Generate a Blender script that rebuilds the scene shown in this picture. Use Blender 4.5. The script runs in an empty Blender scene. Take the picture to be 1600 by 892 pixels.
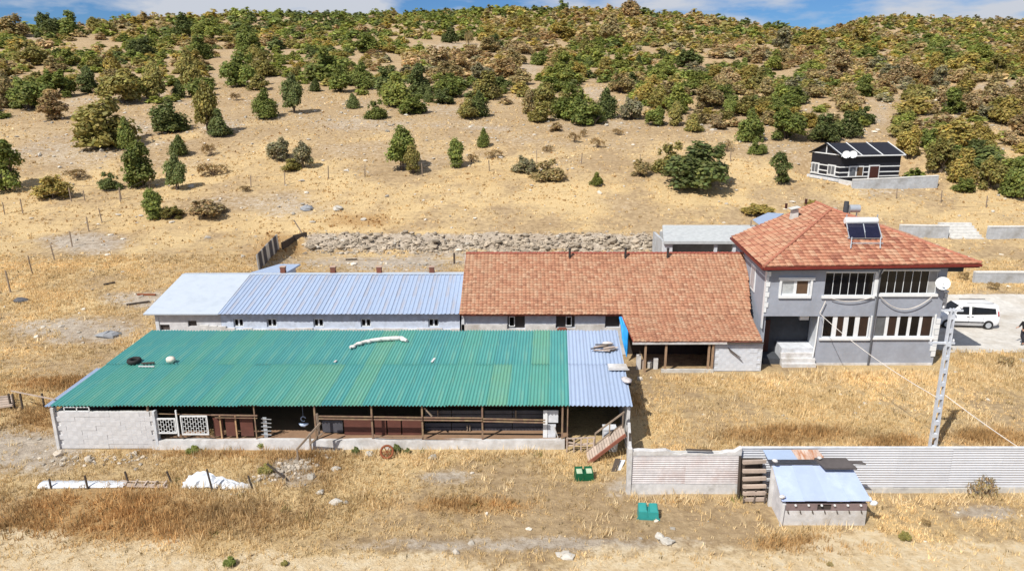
import bpy, math, random
import numpy as np
from mathutils import Vector, Matrix
random.seed(7); rng = np.random.default_rng(7)
SC = bpy.context.scene; COL = SC.collection
R = math.radians

# ------------------------------------------------------------------ camera, light, sky
CAM_H, PITCH, FPX = 15.0, R(15), 1100.0
cam = bpy.data.objects.new('camera', bpy.data.cameras.new('camera')); COL.objects.link(cam)
cam.location = (0, 0, CAM_H); cam.rotation_euler = (R(75), 0, 0)
cam.data.sensor_width = 36; cam.data.lens = 36 * FPX / 1600
cam.data.clip_start = .3; cam.data.clip_end = 9000
SC.camera = cam
SC.view_settings.view_transform = 'Standard'; SC.view_settings.look = 'None'
SC.view_settings.gamma = 1; SC.view_settings.exposure = 0.36
SUN_EL, SUN_AZ = R(50), R(222)
SDIR = Vector((math.sin(SUN_AZ) * math.cos(SUN_EL), math.cos(SUN_AZ) * math.cos(SUN_EL), math.sin(SUN_EL)))
sl = bpy.data.lights.new('sun', 'SUN'); sl.energy = 4.8; sl.angle = R(.5); sl.color = (1, .95, .86)
sun = bpy.data.objects.new('sun', sl); COL.objects.link(sun); sun.location = (-60, -60, 90)
sun.rotation_euler = SDIR.to_track_quat('Z', 'Y').to_euler()
W = bpy.data.worlds.new('World'); SC.world = W; W.use_nodes = True
nt = W.node_tree; nt.nodes.clear()
wo = nt.nodes.new('ShaderNodeOutputWorld'); bg = nt.nodes.new('ShaderNodeBackground')
sky = nt.nodes.new('ShaderNodeTexSky'); sky.sky_type = 'NISHITA'; sky.sun_disc = False
sky.sun_elevation = SUN_EL; sky.sun_rotation = SUN_AZ; sky.air_density = 1.0; sky.dust_density = .25; sky.ozone_density = 4.0; sky.altitude = 1200
tc = nt.nodes.new('ShaderNodeTexCoord'); mp = nt.nodes.new('ShaderNodeMapping'); mp.inputs['Scale'].default_value = (5.5, 5.5, 20)
mp.inputs['Location'].default_value = (.35, .2, .6)
nz = nt.nodes.new('ShaderNodeTexNoise'); nz.inputs['Scale'].default_value = 1.0; nz.inputs['Detail'].default_value = 7; nz.inputs['Roughness'].default_value = .55
rp = nt.nodes.new('ShaderNodeValToRGB'); rp.color_ramp.elements[0].position = .41; rp.color_ramp.elements[1].position = .56
mx = nt.nodes.new('ShaderNodeMix'); mx.data_type = 'RGBA'
tint = nt.nodes.new('ShaderNodeMix'); tint.data_type = 'RGBA'; tint.blend_type = 'MULTIPLY'; tint.inputs[0].default_value = 1; tint.inputs[7].default_value = (.50, .74, 1.0, 1)
mx.inputs[7].default_value = (6.6, 7.0, 7.8, 1)
nt.links.new(tc.outputs['Generated'], mp.inputs[0]); nt.links.new(mp.outputs[0], nz.inputs[0]); nt.links.new(nz.outputs[0], rp.inputs[0])
nt.links.new(rp.outputs[0], mx.inputs[0]); nt.links.new(sky.outputs[0], tint.inputs[6]); nt.links.new(tint.outputs[2], mx.inputs[6])
nt.links.new(mx.outputs[2], bg.inputs[0]); bg.inputs[1].default_value = .07; nt.links.new(bg.outputs[0], wo.inputs[0])

# ------------------------------------------------------------------ helpers: where a photographed point lies in the place
def ray(px, py):
    a = (px - 800) / FPX; b = (446 - py) / FPX
    return a, math.cos(PITCH) + math.sin(PITCH) * b, -math.sin(PITCH) + math.cos(PITCH) * b
def aty(px, py, y):
    a, b, c = ray(px, py); t = y / b; return a * t, CAM_H + c * t          # x, z on the vertical plane y
def atz(px, py, z):
    a, b, c = ray(px, py); t = (z - CAM_H) / c; return a * t, b * t        # x, y on the level z
def atp(px, py, p0, n):
    d = Vector(ray(px, py)); o = Vector((0, 0, CAM_H)); n = Vector(n)
    return o + d * ((Vector(p0) - o).dot(n) / d.dot(n))
def project(x, y, z):
    zz = z - CAM_H; d = y * math.cos(PITCH) - zz * math.sin(PITCH); u = y * math.sin(PITCH) + zz * math.cos(PITCH)
    return 800 + FPX * x / d, 446 - FPX * u / d

# ------------------------------------------------------------------ helpers: meshes and objects
class MB:
    def __init__(s, xf=None): s.v, s.f, s.xf, s.sm = [], [], xf, []
    def add(s, vs, fs, smooth=False):
        o = len(s.v); s.v += [tuple(v) for v in vs]
        for q in fs: s.f.append([o + i for i in q]); s.sm.append(smooth)
        return s
    def box(s, x0, x1, y0, y1, z0, z1):
        if x0 > x1: x0, x1 = x1, x0
        if y0 > y1: y0, y1 = y1, y0
        if z0 > z1: z0, z1 = z1, z0
        return s.add([(x0, y0, z0), (x1, y0, z0), (x1, y1, z0), (x0, y1, z0), (x0, y0, z1), (x1, y0, z1), (x1, y1, z1), (x0, y1, z1)],
              [(0, 3, 2, 1), (4, 5, 6, 7), (0, 1, 5, 4), (1, 2, 6, 5), (2, 3, 7, 6), (3, 0, 4, 7)])
    def hexa(s, b, t):
        return s.add(list(b) + list(t), [(0, 3, 2, 1), (4, 5, 6, 7), (0, 1, 5, 4), (1, 2, 6, 5), (2, 3, 7, 6), (3, 0, 4, 7)])
    def slab(s, p, th):
        """four corners of the top face, thickened downwards"""
        n = (Vector(p[1]) - Vector(p[0])).cross(Vector(p[3]) - Vector(p[0])).normalized()
        if n.z < 0: n = -n
        return s.hexa([Vector(q) - n * th for q in p], [Vector(q) for q in p])
    def tube(s, pts, rad, n=6, cap=True):
        pts = [Vector(p) for p in pts]; rings = []
        rr = rad if isinstance(rad, (list, tuple)) else [rad] * len(pts)
        for i, p in enumerate(pts):
            d = (pts[min(i + 1, len(pts) - 1)] - pts[max(i - 1, 0)]).normalized()
            a = d.orthogonal().normalized() if i == 0 else (rings[-1][1] - d * rings[-1][1].dot(d)).normalized()
            b = d.cross(a); rings.append(([p + (a * math.cos(2 * math.pi * k / n) + b * math.sin(2 * math.pi * k / n)) * rr[i] for k in range(n)], a))
        vs = [v for r_, _ in rings for v in r_]; fs = []
        for i in range(len(pts) - 1):
            for k in range(n): fs.append((i * n + k, i * n + (k + 1) % n, (i + 1) * n + (k + 1) % n, (i + 1) * n + k))
        s.add(vs, fs, n > 5)
        if cap: s.add(rings[0][0], [tuple(range(n))[::-1]]); s.add(rings[-1][0], [tuple(range(n))])
        return s
    def bar(s, p, q, w, h=None):
        p, q = Vector(p), Vector(q); d = (q - p).normalized(); h = h or w
        a = d.cross(Vector((0, 0, 1))); a = Vector((1, 0, 0)) if a.length < .05 else a.normalized(); b = a.cross(d)
        c = lambda o: [o - a * w / 2 - b * h / 2, o + a * w / 2 - b * h / 2, o + a * w / 2 + b * h / 2, o - a * w / 2 + b * h / 2]
        return s.hexa(c(p), c(q))
    def poly(s, pts, th, d):
        """flat outline pts, given thickness th along d"""
        d = Vector(d) * th; n = len(pts); a = [Vector(p) for p in pts]; b = [p + d for p in a]
        return s.add(a + b, [tuple(range(n))[::-1], tuple(range(n, 2 * n))] + [(i, (i + 1) % n, n + (i + 1) % n, n + i) for i in range(n)])
    def wall(s, x0, x1, z0, z1, y0, y1, holes=()):
        """wall in the x-z plane with real openings (hx0, hx1, hz0, hz1)"""
        xs = sorted({x0, x1, *[h[0] for h in holes], *[h[1] for h in holes]}); xs = [x for x in xs if x0 <= x <= x1]
        for a, b in zip(xs, xs[1:]):
            m = (a + b) / 2; zs = z0
            for h in sorted([h for h in holes if h[0] < m < h[1]], key=lambda h: h[2]):
                if h[2] > zs: s.box(a, b, y0, y1, zs, h[2])
                zs = max(zs, h[3])
            if zs < z1: s.box(a, b, y0, y1, zs, z1)
        return s
    def mesh(s, name):
        me = bpy.data.meshes.new(name); v = [s.xf(*q) for q in s.v] if s.xf else s.v
        me.from_pydata([tuple(q) for q in v], [], s.f); me.polygons.foreach_set('use_smooth', s.sm); me.update(); return me
    def build(s, name, mat, parent=None, local=False):
        me = s.mesh(name)
        if parent is not None and not local: me.transform(Matrix.Translation(-Vector(root_loc(parent))))
        return link(name, me, mat, parent)
def root_loc(o):
    l = Vector(o.location)
    while o.parent: o = o.parent; l = l + Vector(o.location)
    return l
def link(name, me, mat=None, parent=None):
    if mat is not None and not me.materials: me.materials.append(mat)
    o = bpy.data.objects.new(name, me); COL.objects.link(o)
    if parent is not None: o.parent = parent
    return o
def tag(o, label=None, cat=None, group=None, kind=None):
    if label: o['label'] = label
    if cat: o['category'] = cat
    if group: o['group'] = group
    if kind: o['kind'] = kind
    return o
def thing(name, label, cat, loc=(0, 0, 0), rz=0, group=None):
    o = bpy.data.objects.new(name, None); COL.objects.link(o); o.location = loc; o.rotation_euler = (0, 0, rz); o.empty_display_size = .3
    return tag(o, label, cat, group)
def copy_tree(o, parent=None):
    c = o.copy(); COL.objects.link(c)
    if parent is not None: c.parent = parent
    for ch in list(o.children): copy_tree(ch, c)
    return c
def np_mesh(name, V, F, mat, attrs=(), smooth=False):
    """numpy verts (n,3), faces (m,3 or 4); attrs: (name, rgb per vertex)"""
    me = bpy.data.meshes.new(name); k = F.shape[1]
    me.vertices.add(len(V)); me.vertices.foreach_set('co', np.ascontiguousarray(V, dtype=np.float32).ravel())
    me.loops.add(F.size); me.loops.foreach_set('vertex_index', np.ascontiguousarray(F, dtype=np.int32).ravel())
    me.polygons.add(len(F)); me.polygons.foreach_set('loop_start', np.arange(0, F.size, k, dtype=np.int32)); me.polygons.foreach_set('loop_total', np.full(len(F), k, dtype=np.int32))
    me.polygons.foreach_set('use_smooth', np.full(len(F), smooth)); me.update(); me.validate()
    for an, c in attrs:
        at = me.attributes.new(an, 'FLOAT_COLOR', 'POINT'); c4 = np.ones((len(V), 4), dtype=np.float32); c4[:, :3] = c; at.data.foreach_set('color', c4.ravel())
    if mat: me.materials.append(mat)
    return me

# ------------------------------------------------------------------ materials
def lk(nt, a, b): nt.links.new(a, b)
def base_mat(name, rough=.8, metal=0):
    m = bpy.data.materials.new(name); m.use_nodes = True; nt = m.node_tree; b = nt.nodes['Principled BSDF']
    b.inputs['Roughness'].default_value = rough; b.inputs['Metallic'].default_value = metal; b.inputs['Specular IOR Level'].default_value = .3
    return m, nt, b
def noise_n(nt, scale, detail=5, rough=.6, vec=None, coord='Object', stretch=None):
    t = nt.nodes.new('ShaderNodeTexCoord'); n = nt.nodes.new('ShaderNodeTexNoise')
    n.inputs['Scale'].default_value = scale; n.inputs['Detail'].default_value = detail; n.inputs['Roughness'].default_value = rough
    src = t.outputs[coord]
    if stretch:
        mp = nt.nodes.new('ShaderNodeMapping'); mp.inputs['Scale'].default_value = stretch; lk(nt, src, mp.inputs[0]); src = mp.outputs[0]
    lk(nt, src, n.inputs['Vector']); return n.outputs['Fac']
def ramp(nt, fac, stops):
    r = nt.nodes.new('ShaderNodeValToRGB'); e = r.color_ramp.elements
    while len(e) < len(stops): e.new(.5)
    for el, (p, c) in zip(e, stops): el.position = p; el.color = (*c, 1) if len(c) == 3 else c
    lk(nt, fac, r.inputs[0]); return r.outputs[0]
def mixc(nt, fac, a, b, mode='MIX'):
    m = nt.nodes.new('ShaderNodeMix'); m.data_type = 'RGBA'; m.blend_type = mode
    for s, i in ((fac, 0), (a, 6), (b, 7)):
        if isinstance(s, (int, float)): m.inputs[i].default_value = s
        elif isinstance(s, tuple): m.inputs[i].default_value = (*s[:3], 1)
        else: lk(nt, s, m.inputs[i])
    return m.outputs[2]
def bump(nt, b, h, strength=.3, dist=.02):
    n = nt.nodes.new('ShaderNodeBump'); n.inputs['Strength'].default_value = strength; n.inputs['Distance'].default_value = dist
    lk(nt, h, n.inputs['Height']); lk(nt, n.outputs[0], b.inputs['Normal'])
MATS = {}
def M(name, col, rough=.8, metal=0, var=.18, scale=3, stain=None, samt=.35, sscale=1.2, bmp=.15, rnd=0, stretch=None):
    """plain surface with tonal variation, optional stains of colour `stain` and a per-object shade `rnd`"""
    if name in MATS: return MATS[name]
    m, nt, b = base_mat(name, rough, metal); c = Vector(col)
    f = noise_n(nt, scale, 6, .65)
    out = ramp(nt, f, [(.3, tuple(c * (1 - var))), (.7, tuple(min(1, x * (1 + var)) for x in c))])
    if stain:
        g = noise_n(nt, sscale, 6, .7, stretch=stretch)
        out = mixc(nt, ramp(nt, g, [(.62 - samt * .3, (0, 0, 0)), (.80 - samt * .2, (1, 1, 1))]), out, stain)
    if rnd:
        oi = nt.nodes.new('ShaderNodeObjectInfo')
        out = mixc(nt, 1.0, out, ramp(nt, oi.outputs['Random'], [(0, (1 - rnd,) * 3), (1, (1.0,) * 3)]), 'MULTIPLY')
    lk(nt, out, b.inputs['Base Color'])
    if bmp: bump(nt, b, noise_n(nt, scale * 8, 4), bmp, .01)
    MATS[name] = m; return m
white_wash = M('white_wash', (.54, .535, .54), .85, stain=(.36, .33, .30), sscale=.9, samt=.5)
white_wall = M('white_wall', (.55, .575, .62), .85, stain=(.40, .40, .40), sscale=.8, samt=.35)
blue_white_wall = M('pale_blue_wall', (.50, .56, .68), .8, stain=(.36, .38, .42), samt=.2)
concrete = M('concrete', (.48, .47, .45), .9, stain=(.30, .29, .28), samt=.4)
concrete_grey = M('grey_concrete', (.40, .42, .45), .9, stain=(.27, .27, .27), sscale=.6, samt=.5)
white_paint = M('white_paint', (.68, .70, .72), .5, var=.05, bmp=.03)
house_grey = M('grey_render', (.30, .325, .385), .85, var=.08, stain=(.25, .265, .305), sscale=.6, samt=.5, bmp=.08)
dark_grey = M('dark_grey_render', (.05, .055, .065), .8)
dark_brown = M('dark_brown_door', (.06, .02, .015), .6)
red_fascia = M('red_fascia', (.15, .024, .018), .5)
steel_rust = M('rusty_steel', (.20, .125, .095), .7, stain=(.30, .23, .13), samt=.6, sscale=4)
wood_grey = M('weathered_wood', (.26, .20, .15), .9, stain=(.14, .11, .09), stretch=(1, 1, .2))
wood_dark = M('dark_wood', (.07, .055, .045), .9)
wood_pale = M('pale_wood', (.48, .39, .33), .9, stain=(.30, .24, .2), rnd=.25)
brown_sheet = M('brown_sheet', (.115, .045, .035), .6, stain=(.10, .04, .03), samt=.5)
slate_sheet = M('slate_sheet', (.075, .075, .09), .7)
black_sheet = M('black_sheet', (.012, .013, .02), .55, var=.2, bmp=.2)
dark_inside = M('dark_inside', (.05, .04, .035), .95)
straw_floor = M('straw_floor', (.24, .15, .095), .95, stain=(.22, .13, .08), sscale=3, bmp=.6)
metal_grey = M('galvanised', (.50, .53, .57), .4, .5, var=.1)
pole_grey = M('pole_concrete', (.50, .53, .59), .75, stain=(.42, .43, .45))
glass_dark = M('dark_glass', (.006, .006, .007), .06, var=.05, bmp=0)
curtain = M('brown_curtain', (.10, .06, .035), .8)
blind_pale = M('pale_blind', (.42, .44, .45), .7)
tyre_black = M('tyre_rubber', (.02, .02, .02), .8)
brick_red = M('brick_red', (.20, .075, .05), .9, stain=(.10, .05, .04))
stone_pale = M('pale_stone', (.52, .49, .44), .9, stain=(.33, .31, .28), rnd=.3, bmp=.4)
rust_red = M('rust_red', (.22, .07, .03), .8)
green_plastic = M('green_plastic', (.006, .085, .035), .42, var=.1, bmp=.03)
teal_plastic = M('teal_plastic', (.03, .24, .23), .42, var=.1, bmp=.03)
blue_tarp = M('blue_tarp', (.03, .32, .80), .5)
blue_roof = M('blue_grey_sheet', (.345, .43, .59), .42, .12, var=.05, stain=(.34, .40, .52), samt=.3, rnd=.10, bmp=.02)
blue_roof_rust = M('blue_grey_sheet_rusty', (.345, .43, .59), .42, .12, var=.05, stain=(.38, .36, .38), samt=.45, sscale=.9, rnd=.08, bmp=.02, stretch=(3.0, .25, 1))
white_roof = M('white_roof_sheet', (.42, .47, .54), .5, var=.03, stain=(.36, .41, .48), samt=.4, bmp=.02)
def green_roof_mat():
    m, nt, b = base_mat('green_roof_sheet', .42, .05)
    oi = nt.nodes.new('ShaderNodeObjectInfo')
    c = ramp(nt, oi.outputs['Random'], [(0, (.06, .255, .26)), (.5, (.07, .28, .255)), (.8, (.085, .285, .23)), (1, (.12, .30, .21))])
    g = noise_n(nt, 2.6, 7, .7, stretch=(1, .10, 1))
    c = mixc(nt, ramp(nt, g, [(.50, (0, 0, 0)), (.74, (.75, .75, .75))]), c, (.20, .36, .25))
    g3 = noise_n(nt, .8, 5, .6); c = mixc(nt, ramp(nt, g3, [(.4, (0, 0, 0)), (.7, (.45, .45, .45))]), c, (.10, .33, .31))
    g2 = noise_n(nt, 9, 4, .6)
    c = mixc(nt, ramp(nt, g2, [(.64, (0, 0, 0)), (.74, (.55, .55, .55))]), c, (.34, .44, .36))
    lk(nt, c, b.inputs['Base Color']); return m
green_roof = green_roof_mat()
def tile_mat(name, cols, per_object):
    m, nt, b = base_mat(name, .85)
    if per_object: f = nt.nodes.new('ShaderNodeObjectInfo').outputs['Random']
    else:
        a = nt.nodes.new('ShaderNodeAttribute'); a.attribute_name = 'tint'; f = a.outputs['Color']
    c = ramp(nt, f, [(i / (len(cols) - 1), x) for i, x in enumerate(cols)])
    g = noise_n(nt, .55, 6, .7)
    c = mixc(nt, ramp(nt, g, [(.48, (0, 0, 0)), (.72, (.55, .55, .55))]), c, (.36, .235, .15))
    g2 = noise_n(nt, 5, 5, .7)
    c = mixc(nt, ramp(nt, g2, [(.58, (0, 0, 0)), (.75, (.6, .6, .6))]), c, (.30, .13, .085))
    lk(nt, c, b.inputs['Base Color']); return m
T_BARN = [(.27, .13, .08), (.34, .163, .10), (.385, .195, .118), (.375, .212, .134), (.42, .26, .17)]
T_HOUSE = [(.25, .10, .065), (.35, .15, .093), (.41, .192, .118), (.42, .22, .138), (.45, .275, .18)]
tile_long = tile_mat('roof_tile_orange', T_BARN, False)
tile_house_stuff = tile_mat('roof_tile_red', T_HOUSE, False)
tile_house = tile_mat('roof_tile_red_single', T_HOUSE, True)
tile_bed = M('tile_bedding', (.26, .07, .05), .9)
# ------------------------------------------------------------------ the ground: one sheet from behind the camera to the horizon
def _h(ix, iy, s): 
    v = np.sin(ix * 127.1 + iy * 311.7 + s * 74.7) * 43758.5453; return v - np.floor(v)
def vnoise(x, y, s=0):
    ix, iy = np.floor(x), np.floor(y); fx, fy = x - ix, y - iy; fx = fx * fx * (3 - 2 * fx); fy = fy * fy * (3 - 2 * fy)
    return (_h(ix, iy, s) * (1 - fx) + _h(ix + 1, iy, s) * fx) * (1 - fy) + (_h(ix, iy + 1, s) * (1 - fx) + _h(ix + 1, iy + 1, s) * fx) * fy
def fbm(x, y, s=0, o=4):
    t, a, n = 0, .5, 0
    for k in range(o): t = t + a * vnoise(x * 2 ** k, y * 2 ** k, s + k); n += a; a *= .55
    return t / n - .5
FAR = ([84, 104, 132, 190, 275, 360, 450, 600], [6.3, 10.6, 15, 23.5, 38, 56, 76, 110])
def sm(e0, e1, v): t = np.clip((v - e0) / (e1 - e0), 0, 1); return t * t * (3 - 2 * t)
def prof(y, near):
    Y = near[0] + FAR[0]; Z = near[1] + FAR[1]
    z = np.interp(y, Y, Z); zs = (np.interp(y - 9, Y, Z) + np.interp(y - 4, Y, Z) + z + np.interp(y + 4, Y, Z) + np.interp(y + 9, Y, Z)) / 5
    return np.where(y > 88, zs, np.where(y > 78, z + (zs - z) * (y - 78) / 10, z))
NEAR_L = ([-90, 40, 52, 66.4], [0, 0, .9, 2.3]); NEAR_B = ([-90, 44, 50, 64.0, 66.4], [0, 0, .8, 1.0, 2.25]); NEAR_R = ([-90, 50, 53, 64, 68], [0, 0, .5, 1.5, 2.5])
CY = np.linspace(110, 560, 200); CE = (prof(CY, NEAR_L) - 15) / CY
SKY_PX = [-400, 0, 60, 100, 200, 350, 450, 600, 750, 900, 1000, 1100, 1200, 1265, 1400, 1600, 2000]
SKY_ROW = [78, 56, 50, 43, 34, 26, 25, 23, 18, 17, 21, 29, 45, 55, 68, 80, 94]
S2_PX = [900, 1100, 1200, 1265, 1300, 1330, 1370, 1450, 1520, 1600, 1800, 2200]; S2_ROW = [150, 96, 72, 57, 48, 39, 32, 35, 34, 38, 44, 64]
def elev_of_row(row): return math.tan(-PITCH) + 0 * row if False else np.tan(-PITCH + np.arctan((446 - np.asarray(row, float)) / FPX))
def hz(x, y):
    x = np.asarray(x, float); y = np.asarray(y, float)
    left = prof(y, NEAR_L); bank = prof(y, NEAR_B); right = prof(y, NEAR_R)
    wb = sm(-21.5, -19.5, x) * (1 - sm(12.5, 15, x)); wr = sm(12.5, 15, x)
    z = left * (1 - wb - wr) + bank * wb + right * wr
    u = x / np.maximum(y, 1); px = 800 + u * FPX / .936
    te = elev_of_row(np.interp(px, SKY_PX, SKY_ROW)); yc = np.interp(te, CE, CY)
    zc = 15 + te * yc
    over = y - yc
    z = np.where(over > 0, zc - .0022 * over ** 2 * np.where(over < 60, 1, 0) - np.where(over >= 60, 7.9 + .16 * (over - 60), 0), z)
    te2 = elev_of_row(np.interp(px, S2_PX, S2_ROW)); y2 = 430
    z2 = 15 + te2 * y2 - .24 * np.abs(y - y2) ** 1.0 + 4
    z2 = np.where(px > 1000, np.where(np.abs(y - y2) < 20, 15 + te2 * y2 - .006 * (y - y2) ** 2, z2 - 2.4), -99)
    z = np.maximum(z, np.where(y > 170, z2, -99))
    amp = .10 * sm(-5, 20, y) * (1 - sm(30, 47, y)) * (.6) + .5 * sm(66, 95, y) + 1.4 * sm(120, 260, y)
    z = z + amp * fbm(x * .07, y * .07, 3) * 2 + .16 * sm(48, 60, y) * fbm(x * .45, y * .45, 9) + .07 * fbm(x * .9, y * .9, 5) * (1 - .6 * sm(14, 22, y) * (1 - sm(36, 44, y)) * sm(-24, -20, x))
    pw = sm(33, 35.6, x) * (1 - sm(48.2, 51, x)) * sm(78.9, 79.5, y) * (1 - sm(88.3, 91.5, y)); z = z * (1 - pw) + 5.6 * pw
    rough = wb * sm(63.8, 65, y) * (1 - sm(66, 67.2, y))
    z = z + rough * 1.3 * fbm(x * .9, y * 1.6, 21)
    return np.maximum(z, -60)
def h1(x, y): return float(hz(np.array([x]), np.array([y]))[0])
_YS = np.concatenate([np.arange(15, 70, .1), np.arange(70, 150, .3), np.arange(150, 520, .8)])
def ground_at(px, py):
    a, b, c = ray(px, py); xs = a / b * _YS; zs = CAM_H + c / b * _YS; g = hz(xs, _YS); i = int(np.argmax(zs <= g))
    return (float(xs[i]), float(_YS[i]), float(g[i])) if zs[i] <= g[i] else None

ys = np.concatenate([np.linspace(-80, 12, 10), np.arange(14, 48, .42), np.arange(48, 63.6, .6), np.arange(63.6, 67.6, .22), np.arange(68, 140, 1.0), np.geomspace(141, 560, 150), [620, 800, 1600, 5000]])
ss = np.linspace(-1, 1, 321)
GX = ss[None, :] * (np.maximum(ys, 0) * 1.15 + 24)[:, None]; GY = np.repeat(ys[:, None], len(ss), 1)
GZ = hz(GX, GY); nr, nc = GX.shape
V = np.stack([GX.ravel(), GY.ravel(), GZ.ravel()], 1)
ii = (np.arange(nr - 1)[:, None] * nc + np.arange(nc - 1)[None, :]).ravel()
F = np.stack([ii, ii + 1, ii + nc + 1, ii + nc], 1)
# what covers the soil: r = bare grey soil and stone, g = orange-brown weeds and the shade painted beside the barn end, b = thick straw
def cover(x, y, z):
    d = y * math.cos(PITCH) - (z - CAM_H) * math.sin(PITCH); d = np.maximum(d, 1)
    px = 800 + FPX * x / d; py = 446 - FPX * (y * math.sin(PITCH) + (z - CAM_H) * math.cos(PITCH)) / d
    wob = fbm(x * .25, y * .25, 31) * 1.0; wob2 = fbm(x * .6, y * .6, 41)
    def el(cx, cy, rx, ry): return np.clip(1.35 - np.sqrt(((px - cx) / rx) ** 2 + ((py - cy) / ry) ** 2) + wob * .9 + wob2 * .5, 0, 1)
    r = np.zeros_like(x)
    for e in [(40, 700, 110, 45), (590, 412, 160, 16), (860, 398, 220, 12), (120, 515, 120, 22), (230, 465, 70, 14), (455, 735, 50, 26), (690, 745, 60, 14), (1000, 760, 60, 20), (500, 690, 70, 18),
              (560, 195, 120, 14), (720, 72, 90, 10), (1110, 195, 60, 18), (820, 108, 40, 14), (930, 145, 30, 20), (760, 200, 60, 10), (1240, 100, 60, 8), (1560, 135, 60, 12), (1370, 300, 60, 6),
              (800, 850, 300, 14), (330, 660, 20, 8), (1540, 800, 60, 14), (300, 690, 90, 14), (1560, 500, 90, 40), (60, 60, 60, 8), (1380, 165, 14, 24), (1370, 185, 24, 18), (340, 195, 40, 22), (120, 380, 80, 20), (420, 320, 120, 26), (200, 200, 60, 22), (100, 240, 120, 30)]:
        r = np.maximum(r, el(*e) * (.8 if e[1] > 330 else .5))
    r = np.maximum(r, sm(63.9, 64.8, y) * (1 - sm(66.0, 67.0, y)) * sm(-20.5, -18.5, x) * (1 - sm(12.5, 14, x)))
    r = np.maximum(r, .12 * sm(80, 100, y) + .28 * sm(-.05, .25, fbm(x * .09, y * .16, 77)) * sm(60, 75, y))
    g = np.zeros_like(x)
    for e in [(180, 805, 260, 42), (470, 720, 60, 40), (60, 660, 60, 30), (1230, 680, 120, 14), (1540, 685, 80, 14), (1400, 690, 60, 12), (560, 345, 60, 14), (990, 640, 12, 30), (1250, 850, 90, 12), (440, 385, 50, 24), (90, 600, 60, 14), (720, 790, 120, 16), (320, 700, 160, 12)]:  # the narrow upright one paints the barn end wall's shadow in brown
        g = np.maximum(g, el(*e))
    b = np.clip(.55 + 1.6 * fbm(x * .13, y * .13, 51) + .8 * fbm(x * .5, y * .5, 61), 0, 1) * (1 - .55 * sm(80, 120, y))
    road = sm(0, 1.6, 21.5 + 2.6 * wob + 1.8 * wob2 - y + .9 * sm(8, 16, x) + .7 * sm(-8, -14, x)) * (1 - .35 * sm(20.3, 20.8, y) * (1 - sm(20.9, 21.4, y)))
    r = np.clip(r, 0, 1); return np.stack([r, g * (1 - r * .6), b * (1 - r)], -1), road
cov, road_w = cover(V[:, 0], V[:, 1], V[:, 2])
def ground_mat():
    m, nt, b = base_mat('dry_hillside', .95)
    a = nt.nodes.new('ShaderNodeAttribute'); a.attribute_name = 'cover'; s = nt.nodes.new('ShaderNodeSeparateColor'); lk(nt, a.outputs['Color'], s.inputs[0])
    rd = nt.nodes.new('ShaderNodeAttribute'); rd.attribute_name = 'track'
    n1 = noise_n(nt, 2.2, 8, .72, stretch=(1, 1, 1)); n2 = noise_n(nt, .35, 6, .65); n3 = noise_n(nt, 9, 5, .7)
    soil = ramp(nt, n1, [(.28, (.23, .16, .09)), (.5, (.385, .28, .16)), (.7, (.51, .385, .235))])
    straw = ramp(nt, n3, [(.25, (.34, .235, .115)), (.5, (.56, .415, .215)), (.75, (.70, .54, .31))])
    grey = ramp(nt, n1, [(.3, (.26, .215, .17)), (.52, (.43, .37, .30)), (.72, (.57, .50, .41))])
    orange = ramp(nt, n3, [(.25, (.23, .14, .06)), (.5, (.42, .27, .12)), (.75, (.56, .38, .18))])
    def sharpen(ch, amt=.35):
        mm = nt.nodes.new('ShaderNodeMath'); mm.operation = 'MULTIPLY_ADD'; lk(nt, n1, mm.inputs[0]); mm.inputs[1].default_value = amt * 2; mm.inputs[2].default_value = -amt
        ad = nt.nodes.new('ShaderNodeMath'); ad.operation = 'ADD'; ad.use_clamp = True; lk(nt, mm.outputs[0], ad.inputs[0]); lk(nt, ch, ad.inputs[1])
        return ramp(nt, ad.outputs[0], [(.3, (0, 0, 0)), (.7, (1, 1, 1))])
    c = mixc(nt, sharpen(s.outputs[2], .6), soil, straw)
    c = mixc(nt, sharpen(s.outputs[1], .6), c, orange)
    c = mixc(nt, sharpen(s.outputs[0], .8), c, grey)
    c = mixc(nt, ramp(nt, n2, [(.35, (.25, .25, .25)), (.65, (0, 0, 0))]), c, mixc(nt, 1.0, c, (.62, .60, .60), 'MULTIPLY'))
    n6 = noise_n(nt, .9, 6, .7, stretch=(.22, 1.5, 1.0)); c = mixc(nt, ramp(nt, n6, [(.30, (.62, .62, .62)), (.44, (0, 0, 0))]), c, (.22, .15, .09))
    n7 = noise_n(nt, .12, 5, .6); c = mixc(nt, ramp(nt, n7, [(.40, (0, 0, 0)), (.66, (.5, .5, .5))]), c, mixc(nt, 1.0, c, (.80, .74, .68), 'MULTIPLY'))
    trk = ramp(nt, n1, [(.25, (.40, .30, .175)), (.45, (.56, .43, .26)), (.6, (.64, .53, .36)), (.75, (.50, .44, .36))])
    sr = nt.nodes.new('ShaderNodeSeparateColor'); lk(nt, rd.outputs['Color'], sr.inputs[0])
    c = mixc(nt, sharpen(sr.outputs[0], .6), c, trk)
    # small pale stones and dark specks scattered in the soil
    n4 = noise_n(nt, 26, 2, .5); c = mixc(nt, ramp(nt, n4, [(.68, (0, 0, 0)), (.76, (.65, .65, .65))]), c, (.62, .58, .52))
    n5 = noise_n(nt, 5.5, 6, .8); c = mixc(nt, ramp(nt, n5, [(.32, (.55, .55, .55)), (.44, (0, 0, 0))]), c, (.17, .115, .065))
    lk(nt, c, b.inputs['Base Color']); bump(nt, b, n5, .9, .12); return m
gm = ground_mat()
me = np_mesh('ground', V, F, gm, [('cover', cov), ('track', road_w[:, None].repeat(3, 1))], True)
tag(link('ground', me), kind='structure')
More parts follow.
